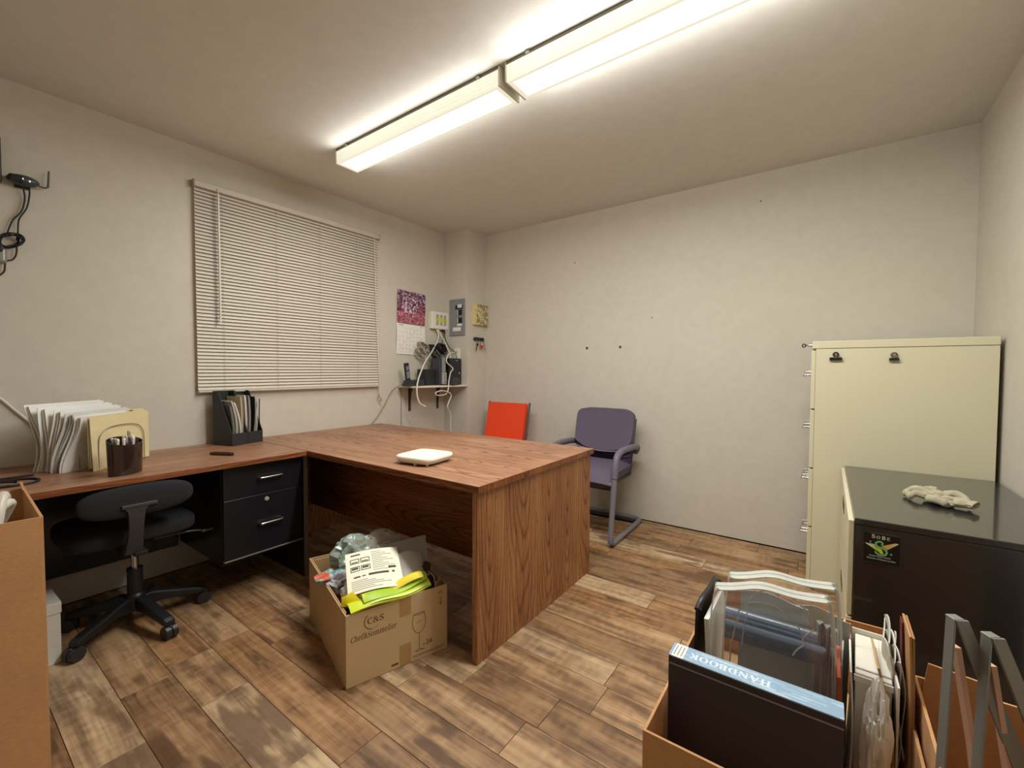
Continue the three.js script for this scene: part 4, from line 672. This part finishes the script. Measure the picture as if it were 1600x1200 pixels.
  item('crumpled_paper', 'small crumpled white paper beside the instruction sheet in the wine glass carton', 'paper', lump(0.12, 0.1, 0.14, 9.3, 0.6, 3), whitePaper, [-0.12, 0.23, 0.14]);
  item('plastic_wrap', 'dark glossy plastic wrap at the near corner of the wine glass carton', 'wrapper', lump(0.13, 0.07, 0.15, 11.3, 0.7, 4), mat(0x15151a, 0.25), [-0.125, 0.21, 0.2]);
  item('paper_bag', 'brown black paper scraps at the back right of the wine glass carton', 'paper', lump(0.16, 0.12, 0.2, 12.7, 0.8, 4), mat(0x4e4036, 0.9), [0.1, 0.21, -0.17]);
  item('plastic_bag', 'crumpled greenish clear plastic bag at the back of the wine glass carton', 'plastic bag', lump(0.23, 0.19, 0.22, 15.2, 0.5, 5), phys({ color: 0xaebdb0, roughness: 0.18, transmission: 0.4, thickness: 0 }), [-0.05, 0.23, -0.09], 0.3);
  item('crumpled_paper', 'crumpled pale grey paper above the green plastic bag in the wine glass carton', 'paper', lump(0.17, 0.11, 0.15, 17.9, 0.55, 4), greyPaper, [0.06, 0.315, -0.08]);
  const pouchTx = dataTex(128, 64, (u, v) => { const k = n3(u * 6, v * 4, 3), q = n3(u * 12, v * 8, 8); return k > 0.58 ? [206, 96, 74] : k > 0.44 ? [196, 176, 150] : q > 0.5 ? [72, 152, 158] : [160, 196, 190]; });
  item('snack_pouch', 'flat orange and teal printed pouch poking over the left rim of the wine glass carton', 'pouch', slab((u, v) => [-0.12 + 0.22 * u, 0.01 + 0.03 * u + 0.006 * Math.sin(v * 8 + u * 5) - 0.01 * Math.pow(v * 2 - 1, 2), (v - 0.5) * 0.085 * (0.6 + 0.4 * Math.sin(u * 3))], 14, 8, 0.012), mat(0xffffff, 0.4, { map: pouchTx }), [-0.125, 0.285, -0.03], 0.05);
  const sheetTx = canvasTex(512, 384, (c, W, Hh) => {
    c.fillStyle = '#f1ecd6'; c.fillRect(0, 0, W, Hh); c.fillStyle = '#4a463c';
    c.fillRect(50, 24, 90, 14); for (let i = 0; i < 4; i++) { const x = 44 + (i % 2) * 98, y = 72 + (i >> 1) * 74; c.strokeStyle = '#3d392f'; c.lineWidth = 7; c.strokeRect(x, y, 80, 40); c.fillRect(x + 8, y + (i > 1 ? 6 : 24), 60, i > 1 ? 20 : 10); }
    for (let j = 0; j < 11; j++) { c.fillRect(246, 26 + j * 18, 90 + ((j * 53) % 150), 4); } c.fillRect(392, 186, 74, 22); c.fillRect(200, 232, 190, 20); c.fillRect(64, 236, 60, 14); c.fillRect(140, 238, 34, 10);
    for (let j = 0; j < 6; j++) c.fillRect(40, 276 + j * 16, 150 + ((j * 71) % 230), 4); c.fillRect(420, 232, 26, 18);
  });
  item('instruction_sheet', 'white printed instruction sheet lying tilted on top of the wine glass carton', 'paper', slab((u, v) => [(u - 0.5) * 0.215 + 0.02 * (v - 0.5), 0.085 * v + 0.012 * Math.sin(u * 3.1) * (1 - v * 0.4), 0.08 - 0.2 * v + 0.02 * (u - 0.5)], 14, 12, 0.0016), mat(0xffffff, 0.8, { map: sheetTx }), [-0.055, 0.31, 0.178], -0.12);
  item('loose_sheet', 'plain grey sheet standing behind the instruction sheet in the wine glass carton', 'paper', slab((u, v) => [(u - 0.5) * 0.2, 0.12 * v, -0.06 * v + 0.01 * Math.sin(u * 4)], 8, 6, 0.0016), mat(0xa39d90, 0.85, { map: paperTone }), [0.02, 0.29, 0.02], -0.25);
  item('loose_sheet', 'wide grey sheet with one raised corner right of the instruction sheet', 'paper', slab((u, v) => [(u - 0.5) * 0.22, 0.085 * v + 0.02 * u * v, -0.16 * v + 0.01 * Math.sin(u * 5)], 10, 8, 0.0016), mat(0xb3aca4, 0.85, { map: paperTone }), [0.07, 0.298, 0.17], -0.35);
  item('loose_sheet', 'curled pale sheet at the right side of the wine glass carton', 'paper', slab((u, v) => [(u - 0.5) * 0.12, 0.07 * v + 0.02 * Math.sin(u * 3.1), -0.11 * v + 0.02 * u], 8, 8, 0.0016), mat(0xc5bfb8, 0.85, { map: paperTone }), [0.09, 0.295, 0.23], -0.1);
  const neon = mat(0xd3e21c, 0.45), neon2 = mat(0xa9cc2a, 0.45), yel = mat(0xe8d414, 0.5);
  {
    const p = inBox(-0.035, 0.272, 0.268), g = thing('safety_vest', 'folded neon yellow green vest along the printed front of the carton', 'vest', p, boxT);
    const layer = (dx, dy, dz, L, dd, a, ph) => slab((u, v) => [dx + (u - 0.5) * L, dy + 0.01 * Math.sin(u * 6 + ph) + a * u + 0.014 * Math.sin(v * 3.1), dz + (v - 0.5) * dd + 0.01 * Math.sin(u * 4 + ph)], 18, 8, 0.009);
    part(g, 'fold', layer(0.01, 0.006, 0.0, 0.33, 0.075, 0.012, 0.2), neon); part(g, 'fold', layer(0.03, 0.021, -0.006, 0.27, 0.06, 0.016, 1.1), neon2); part(g, 'fold', layer(0.02, 0.026, -0.004, 0.25, 0.045, 0.02, 2.3), yel);
    part(g, 'loose_corner', slab((u, v) => [-0.17 + 0.07 * u * (1 - v * 0.4), 0.01 + 0.035 * v + 0.012 * u, -0.03 + 0.06 * (1 - v) * u], 6, 6, 0.004), yel);
    part(g, 'reflective_strip', slab((u, v) => [0.02 + (u - 0.5) * 0.28, 0.017 + 0.012 * u + 0.01 * Math.sin(u * 6 + 0.2) , 0.032 + (v - 0.5) * 0.014 + 0.01 * Math.sin(u * 4 + 0.2)], 18, 3, 0.002), mat(0xe6f2a0, 0.3));
  }
  {
    const p = inBox(0.158, 0.2, 0.22), g = thing('wine_gift_bag', 'dark wine pouch tied with a dusty ribbon at the right corner of the carton', 'gift bag', p, boxT);
    part(g, 'pouch', put(lump(0.075, 0.115, 0.12, 21.5, 0.35, 4, false), 0, 0, 0), mat(0x24161a, 0.55));
    part(g, 'neck', put(lump(0.04, 0.055, 0.045, 23.5, 0.6, 3), 0, 0.1, -0.01), mat(0x3a2226, 0.6));
    part(g, 'ribbon', [slab((u, v) => [0.03 * Math.sin(u * 6.2), 0.108 + 0.004 * v + 0.02 * Math.sin(u * 3.1), -0.05 + 0.08 * u], 14, 2, 0.006), tube([[0, 0.115, 0], [0.015, 0.1, 0.03], [0.012, 0.07, 0.055], [0.01, 0.03, 0.068]], 0.005), tube([[0, 0.115, 0], [0.03, 0.13, -0.03], [0.045, 0.118, -0.055]], 0.004)], mat(0xa78a80, 0.6));
  }
}

// ---------- tall carton at the left edge and white carton behind it ----------
{
  const w = 0.45, d = 0.5, h = 0.8, px = -1.668 - w / 2, pz = -0.2 + d / 2;
  const t = thing('cardboard_box', 'tall plain brown carton at the left picture edge holding plastic bags', 'box', [px, 0, pz], -0.03);
  openBox(t, w, d, h, kraftOrange, mat(0xc08f58, 0.9, { map: kraftTex }), 0.006);
  part(t, 'torn_edge', put(box(0.03, 0.03, 0.006), -w / 2 + 0.02, h + 0.006, -d / 2 + 0.006, 0.2, 0, 0.5), kraftOrange);
  const q = thing('plastic_bag', 'white crumpled plastic bag inside the tall left carton', 'plastic bag', [px - 0.02, 0.006, pz - 0.145], 0);
  const bagM = phys({ color: 0xefe9dc, roughness: 0.35, transmission: 0.35, thickness: 0 });
  part(q, 'bag', put(lump(0.3, 0.8, 0.17, 31.2, 0.3, 6), 0, 0, 0), bagM);
  part(q, 'knot', put(lump(0.16, 0.12, 0.13, 33.3, 0.6, 4), 0.06, 0.72, 0.02), mat(0xf3efe6, 0.5));
  part(q, 'handle', [tube([[-0.05, 0.7, -0.03], [0.0, 0.8, -0.05], [0.07, 0.82, -0.04], [0.12, 0.72, -0.02]], 0.014), tube([[-0.02, 0.7, -0.03], [0.04, 0.8, -0.06], [0.1, 0.78, -0.02], [0.13, 0.7, 0.0]], 0.012)], bagM);
}
{
  const t = thing('white_carton', 'small white carton on the floor between the tall carton and the office chair', 'box', [-2.65, 0, -0.165], 0.02);
  const m = mat(0xe6e1d6, 0.75, { map: paperTone });
  part(t, 'body', rb(0.33, 0.24, 0.32, 0.003, 0, 0.12, 0), m); part(t, 'lid', [rb(0.336, 0.045, 0.326, 0.003, 0, 0.226, 0)], m);
}

// ---------- cartons and their contents in the right foreground ----------
{
  const bx = [-0.27, 0.152], bz = [-1.5, -0.8], base = 0.3, top = 0.505, w = bx[1] - bx[0], d = bz[1] - bz[0], cx = (bx[0] + bx[1]) / 2, cz = (bz[0] + bz[1]) / 2;
  const lo = thing('closed_carton', 'closed brown carton on the floor under the open foreground carton', 'box', [cx, 0, cz]);
  part(lo, 'body', metre(rb(w + 0.02, base - 0.002, d + 0.02, 0.004, 0, base / 2 - 0.001, 0), 'x'), kraft); part(lo, 'tape', span(-0.03, 0.03, base - 0.002, base - 0.0014, -d / 2, d / 2), mat(0xa88350, 0.3));
  const t = thing('cardboard_box', 'open brown carton in the right foreground holding trays, binders and a handbook', 'box', [cx, base, cz]);
  openBox(t, w, d, top - base, kraftOrange, kraftIn, 0.005);
  const F = base + 0.0056;
  // handbook, spine up
  const spine = canvasTex(1024, 160, (c, W, Hh) => {
    const g = '#8fabc4'; c.fillStyle = g; c.fillRect(0, 0, W, Hh); c.fillStyle = 'rgba(190,210,226,0.5)'; for (let i = 0; i < 60; i++) c.fillRect(rnd() * W, rnd() * Hh, 40 + rnd() * 120, 4 + rnd() * 10);
    c.translate(W, Hh); c.rotate(Math.PI);   // lettering reads upside down from here
    c.fillStyle = '#ece9e0'; c.fillRect(W - 98, 0, 80, Hh); c.fillStyle = '#8b8d90'; for (let i = 0; i < 3; i++) c.fillRect(W - 84 + i * 24, 20, 8, Hh - 40);
    c.fillStyle = '#d8e6ee'; c.font = 'bold 84px serif'; c.textAlign = 'right'; c.fillText('HANDBOOK', W - 130, 104); c.font = '26px serif'; c.fillRect(W - 560, 122, 400, 4); c.fillRect(W - 500, 134, 300, 4);
  });
  {
    const x0 = -0.254, z0 = -0.953, th = 0.047, y1 = 0.602, L = 0.29, g = thing('handbook', 'thick pale blue spined handbook standing at the front of the right carton', 'book', [x0, F, z0]);
    part(g, 'pages', span(0.004, L - 0.004, 0.003, y1 - F - 0.004, 0.004, th - 0.004), whitePaper);
    const cv = mat(0x2c2733, 0.35);
    part(g, 'cover', span(0, L, 0, y1 - F - 0.002, th - 0.003, th, 0.001), cv); part(g, 'cover', span(0, L, 0, y1 - F - 0.002, 0, 0.003, 0.001), cv);
    const tx = mat(0xffffff, 0.35, { map: spine });
    const sg = new THREE.PlaneGeometry(L, th, 1, 1); 
    part(g, 'spine', span(0, L, y1 - F - 0.0035, y1 - F - 0.0002, 0.0005, th - 0.0005), mat(0x93aec6, 0.35));
    part(g, 'spine_print', put(extrude([[0, 0], [L, 0], [L, th], [0, th]], 0.0006), 0, y1 - F - 0.0002, th, -Math.PI / 2), tx).geometry = (() => { const q = span(0, L, y1 - F - 0.0002, y1 - F + 0.0004, 0, th); return q; })();
    part(g, 'cover_line', span(0, L, y1 - F - 0.018, y1 - F - 0.015, th, th + 0.0004), mat(0x8d8396, 0.4));
  }
  // two nested clear plastic literature trays
  const tray = (label, x, z, ry, s, h, m) => {
    const g = thing('clear_plastic_tray', label, 'plastic tray', [x, F, z], ry);
    const W = 0.222 * s, H0 = h - 0.02, outline = [];
    const topY = (u) => H0 - 0.006 + 0.022 * u + 0.013 * Math.exp(-Math.pow((u - 0.42) / 0.22, 2)) - 0.006 * u;
    for (let i = 0; i <= 30; i++) { const u = i / 30; outline.push([(u - 0.5) * W * 0.93, topY(u)]); }
    for (const [a, b] of [[0.5, 0.82], [0.515, 0.5], [0.54, 0.0]]) outline.push([a * W, H0 * b]);
    for (const [a, b] of [[-0.54, 0.0], [-0.515, 0.5], [-0.5, 0.82]]) outline.push([a * W, H0 * b]);
    const arch = []; for (let i = 0; i <= 24; i++) { const a = Math.PI * i / 24; arch.push([-Math.cos(a) * 0.052 + 0.005, H0 - 0.07 + Math.sin(a) * 0.05]); } arch.reverse();
    part(g, 'front_sheet', extrude(outline.slice().reverse(), 0.003, 0.0006), m);
    if (s > 1.01) part(g, 'back_sheet', extrude(outline.slice().reverse(), 0.003, 0.0006).translate(0.004, -0.012, -0.035), m);
    part(g, 'top_flange', slab((u, v) => { const q = -0.02 + 1.04 * u, k = Math.max(0, Math.min(1, q)), drop = q < 0 ? q : q > 1 ? 1 - q : 0; return [(k - 0.5) * W * 0.93 + (q - k) * W * 0.3, topY(k) + drop * 0.9, 0.003 - 0.036 * v]; }, 40, 2, 0.0014), phys({ color: 0xeceee9, roughness: 0.15, transmission: 0.55, thickness: 0 }));
    // rim: the bright moulded edge and the pressed arch
    const rimP = outline.map(([x, y]) => [x, y, 0.001]);
    part(g, 'rim', tube(rimP.slice(0, 33).map((p) => [p[0], p[1], -0.016]), 0.0028, false, 120, 6), phys({ color: 0xe8ebe8, roughness: 0.12, transmission: 0.6, thickness: 0 }));
    part(g, 'front_rim', tube([[-0.54 * W, 0.01, 0.0035], [-0.515 * W, H0 * 0.5, 0.0035], [-0.5 * W, H0 * 0.82, 0.0035], ...outline.slice(0, 31).map(([x, y]) => [x, y, 0.0035]), [0.5 * W, H0 * 0.82, 0.0035], [0.515 * W, H0 * 0.5, 0.0035], [0.54 * W, 0.01, 0.0035]], 0.0018, false, 160, 6), phys({ color: 0xf4f4ee, roughness: 0.15, transmission: 0.35, thickness: 0 }));
    const ar = []; for (let i = 0; i <= 24; i++) { const a = Math.PI * i / 24; ar.push([-Math.cos(a) * 0.062, H0 - 0.075 + Math.sin(a) * 0.058 + 0.012 * Math.cos(a), 0.0035]); }
    part(g, 'pressed_arch', tube([[-0.075, H0 - 0.16, 0.0035], [-0.072, H0 - 0.12, 0.0035], ...ar.slice(2), [0.05, H0 - 0.1, 0.0035], [0.042, H0 - 0.115, 0.0035]], 0.0014, false, 120, 6), phys({ color: 0xd7d8d2, roughness: 0.2, transmission: 0.4, thickness: 0 }));
    for (const s2 of [-1, 1]) part(g, 'side_sheet', slab((u, v) => [s2 * W * (0.54 - 0.04 * v), v * H0 * 0.84, 0.001 - 0.034 * u], 3, 6, 0.0024), m);
    return g;
  };
  const trayM = phys({ color: 0xffffff, roughness: 0.06, transmission: 1, thickness: 0, ior: 1.4 });
  tray('clear plastic literature tray, nearest of the two in the right carton', -0.088, -1.062, 0.2, 1.03, 0.423, trayM);
  tray('clear plastic literature tray nested just behind the nearest one in the right carton', -0.074, -1.13, 0.2, 1.0, 0.426, trayM);
  // papers and plastics seen through the trays
  const stand = (name, label, cat, x0, x1, h, z, m, lean = 0.02, bow = 0.004, th = 0.002, cut = 0) => solo(name, label, cat, slab((u, v) => [x0 + (x1 - x0) * u + 0.006 * v, F + v * (h + cut * Math.sin(u * 5)), z - lean * v + bow * Math.sin(u * 4 + v * 2)], 10, 10, th), m);
  stand('loose_sheet', 'torn pale sheet standing behind the clear plastic trays', 'paper', -0.17, -0.03, 0.33, -1.2, mat(0xc9c6bb, 0.85, { map: paperTone }), 0.02, 0.006, 0.002, 0.008);
  stand('loose_sheet', 'second pale sheet right of the torn sheet behind the clear trays', 'paper', -0.055, 0.05, 0.315, -1.225, mat(0xbdbab0, 0.85, { map: paperTone }), 0.02, 0.006, 0.002, 0.01);
  stand('grey_folder', 'dark grey printed folder inside the right carton behind the handbook', 'folder', -0.17, 0.02, 0.225, -1.005, mat(0x868786, 0.5), 0.02, 0.004, 0.004);
  {
    const g = thing('blue_plastic_sleeve', 'rolled bluish clear plastic sleeve lying across the trays in the right carton', 'plastic sleeve', [-0.095, F + 0.265, -1.19], 0.05);
    const m = phys({ color: 0xb4c2d2, roughness: 0.15, transmission: 0.75, thickness: 0 });
    part(g, 'roll', [cyl(0.012, 0.012, 0.2, 0, 0.014, 0, 0, 0, Math.PI / 2 - 0.02), cyl(0.009, 0.009, 0.2, 0.004, -0.004, 0.022, 0, 0, Math.PI / 2 - 0.02)], m);
    part(g, 'rolled_edge', slab((u, v) => [-0.1 + 0.2 * u, 0.008 - 0.05 * v, 0.026 + 0.008 * Math.sin(v * 5)], 6, 8, 0.002), m);
  }
  for (let k = 0; k < 3; k++) stand('clear_sleeve_edge', ['clear ribbed plastic strip standing right of the blue sleeve, leftmost of three', 'clear ribbed plastic strip standing right of the blue sleeve, middle of three', 'clear ribbed plastic strip standing right of the blue sleeve, rightmost of three'][k], 'plastic strip', -0.012 + k * 0.014, -0.004 + k * 0.014, 0.315 - 0.004 * k, -1.19, phys({ color: 0x9ba3a6, roughness: 0.15, transmission: 0.5, thickness: 0 }), 0.0, 0.001, 0.02);
  solo('red_folder', 'orange red folder edge standing right of the clear trays', 'folder', slab((u, v) => [0.03 + 0.006 * Math.sin(v * 3), F + v * 0.29, -1.04 - 0.12 * u], 4, 8, 0.006), mat(0xb8563c, 0.6));
  {
    const g = thing('document_holder', 'black document holder with white pages at the left side of the right carton', 'holder', [-0.235, F, -1.2], 0.0);
    part(g, 'shell', slab((u, v) => [-0.016 + 0.008 * v, v * 0.31, 0.1 - 0.2 * u], 8, 10, 0.006), blackPlastic);
    part(g, 'top_loop', tube([[-0.009, 0.3, 0.09], [-0.004, 0.316, 0.06], [0.0, 0.318, 0], [0.004, 0.316, -0.06], [0.008, 0.3, -0.09]], 0.008), blackPlastic);
    part(g, 'pages', slab((u, v) => [0.006 + 0.012 * Math.sin(v * 2.5), v * 0.29, 0.1 - 0.19 * u], 8, 10, 0.01), whitePaper);
  }
  {
    const g = thing('ring_binder', 'white ring binder with pages standing at the middle of the right carton', 'binder', [0.055, F, -1.205], -0.04);
    const wm = mat(0xe2dfd6, 0.4);
    part(g, 'cover', slab((u, v) => [0.0 + 0.006 * Math.sin(v * 3) - 0.004 * u, v * 0.272, 0.1 - 0.2 * u], 6, 8, 0.0035), wm); part(g, 'cover', slab((u, v) => [0.074 - 0.01 * Math.sin(v * 2) * u, v * 0.272, 0.1 - 0.2 * u], 6, 8, 0.0035), wm);
    part(g, 'spine', slab((u, v) => [0.002 + 0.07 * u, v * 0.272, -0.1], 6, 4, 0.0035), wm);
    part(g, 'pages', span(0.008, 0.066, 0.002, 0.262, -0.095, 0.075, 0.002), mat(0xd9d5c9, 0.85)); part(g, 'page_edge_lines', [span(0.05, 0.0505, 0.262, 0.2626, -0.09, 0.07), span(0.009, 0.066, 0.2622, 0.2636, 0.055, 0.06)], mat(0x9c988d, 0.8));
    part(g, 'front_flap', span(0.006, 0.068, 0.246, 0.258, 0.0752, 0.079), wm);
  }
  solo('binder_cover', 'grey white binder edge between the clear tray and the white ring binder', 'binder', slab((u, v) => [0.036 + 0.012 * u, F + v * 0.265, -1.13 - 0.22 * u], 4, 6, 0.004), mat(0xb9b6b0, 0.5));
  // kraft envelope and ruffled papers at the right wall of the carton
  solo('kraft_envelope', 'curved brown envelope beside the ruffled papers in the right carton', 'envelope', slab((u, v) => [0.112 - 0.02 * v * v + 0.012 * Math.sin(v * 3), F + v * (0.3 - 0.02 * u), -1.1 - 0.16 * u], 6, 10, 0.004), mat(0xb08e62, 0.85));
  for (let k = 0; k < 5; k++) solo('ruffled_paper', ['creased white sheet in the ruffled stack, nearest the brown envelope', 'creased white sheet in the ruffled stack, second from the brown envelope', 'creased white sheet in the middle of the ruffled stack', 'creased white sheet in the ruffled stack, second from the brown file', 'creased white sheet in the ruffled stack, nearest the brown file'][k], 'paper', slab((u, v) => [0.124 + k * 0.0045 + 0.008 * (1 - v) * (0.3 + k * 0.16) - 0.01 * v + 0.005 * Math.sin(v * 9 + k * 1.7 + u * 5), F + v * (0.318 - 0.012 * Math.abs(k - 1) + 0.016 * Math.sin(u * 7 + k * 2)), -1.15 - 0.15 * u], 10, 16, 0.0018), mat([0xe6e2d2, 0xd8d6c8, 0xeceadd, 0xdddccf, 0xf0ede2][k], 0.85, { map: paperTone }), [0, 0, 0], 0, 'ruffled papers in the right carton');
  solo('crumpled_paper', 'small crumpled white paper at the foot of the brown envelope in the carton', 'paper', lump(0.05, 0.3, 0.07, 41, 0.6, 4), whitePaper, [0.09, F, -1.06]);
  // second carton to the right, files and bent metal brackets
  const cb = thing('cardboard_box', 'second brown carton at the right picture edge in front of the black cabinet', 'box', [0.338, 0, -0.975]);
  openBox(cb, 0.36, 0.46, 0.56, kraftOrange, kraftIn, 0.005);
  part(cb, 'raised_flap', put(metre(box(0.1, 0.09, 0.004), 'x'), -0.115, 0.55, -0.222, 0.12, 0, -0.1), kraftOrange);
  {
    const g = thing('accordion_file', 'narrow brown accordion file with a red edge standing right of the ruffled papers', 'file', [0.139, F, -1.16], 0.0);
    part(g, 'cover', slab((u, v) => [0.0 + 0.006 * Math.sin(v * 3), v * 0.375, 0.05 - 0.1 * u], 4, 12, 0.0035), mat(0xb5875a, 0.8)); part(g, 'cover', slab((u, v) => [0.005 + 0.004 * Math.sin(v * 3), v * 0.373, 0.05 - 0.1 * u], 4, 12, 0.0035), mat(0xa47a4c, 0.8));
    part(g, 'red_edge', slab((u, v) => [-0.004 + 0.004 * Math.sin(v * 3), v * 0.368, -0.02 - 0.03 * u], 4, 12, 0.002), mat(0x6a1418, 0.6));
  }
  const br = (label, x, z, h) => {
    const g = thing('steel_bracket', label, 'bracket', [x, 0.0056, z], 0.55), m = mat(0x8a8a84, 0.5, { metalness: 0.35 });
    const sh = (d) => (d < 0.25 ? 0.36 * d : 0.09 + 0.03 * (d - 0.25));
    part(g, 'front_bar', slab((u, v) => { const d = h * (1 - v); return [-0.0085 + 0.018 * u * (1 + 0.35 * Math.min(1, d * 5)) + sh(d), h * v, 0.003 + 0.05 * d]; }, 3, 24, 0.004), m);
    part(g, 'rear_bar', slab((u, v) => { const d = h * (1 - v); return [-0.008 - 0.03 * d + 0.001 * u, h * v, 0.003 - 0.016 * u]; }, 3, 12, 0.003), m);
    part(g, 'bend', rb(0.016, 0.004, 0.017, 0.0015, -0.001, h - 0.001, -0.006), m);
    part(g, 'inner_pad', slab((u, v) => { const d = 0.05 + (h - 0.05) * (1 - v); return [-0.006 + 0.008 * u + sh(d) * 0.5, h - d, -0.012]; }, 2, 14, 0.01), mat(0xcfa58e, 0.8), 'pale pinkish filling');
  };
  br('bent grey steel bracket sticking up from the rightmost carton, the taller of two', 0.175, -0.95, 0.797);
  br('bent grey steel bracket sticking up from the rightmost carton, the shorter of two', 0.214, -0.95, 0.783);
}

// things of one kind carry one group phrase
const GROUPS = { magazine_holder: 'black magazine holders', steel_bracket: 'bent grey steel brackets', wall_screw: 'screws in the back wall', nail_head: 'nail heads in the back wall', clear_plastic_tray: 'clear plastic literature trays', clear_sleeve_edge: 'clear ribbed plastic strips', wall_outlet: 'white wall outlets', magnet_clip: 'magnetic clips on the filing cabinet', document: 'papers in the magazine holders', fluorescent_ceiling_light: 'fluorescent ceiling lights', filing_cabinet: 'steel cabinets', loose_sheet: 'loose sheets', crumpled_paper: 'crumpled papers', key_ring: 'keys on the key holder', cable: 'cables', cable_bundle: 'cable bundles' };
for (const o of scene.children) { const k = o.name.replace(/_\d{3}$/, ''); if (GROUPS[k] && !o.userData.group) o.userData.group = GROUPS[k]; }

renderer.render(scene, camera);
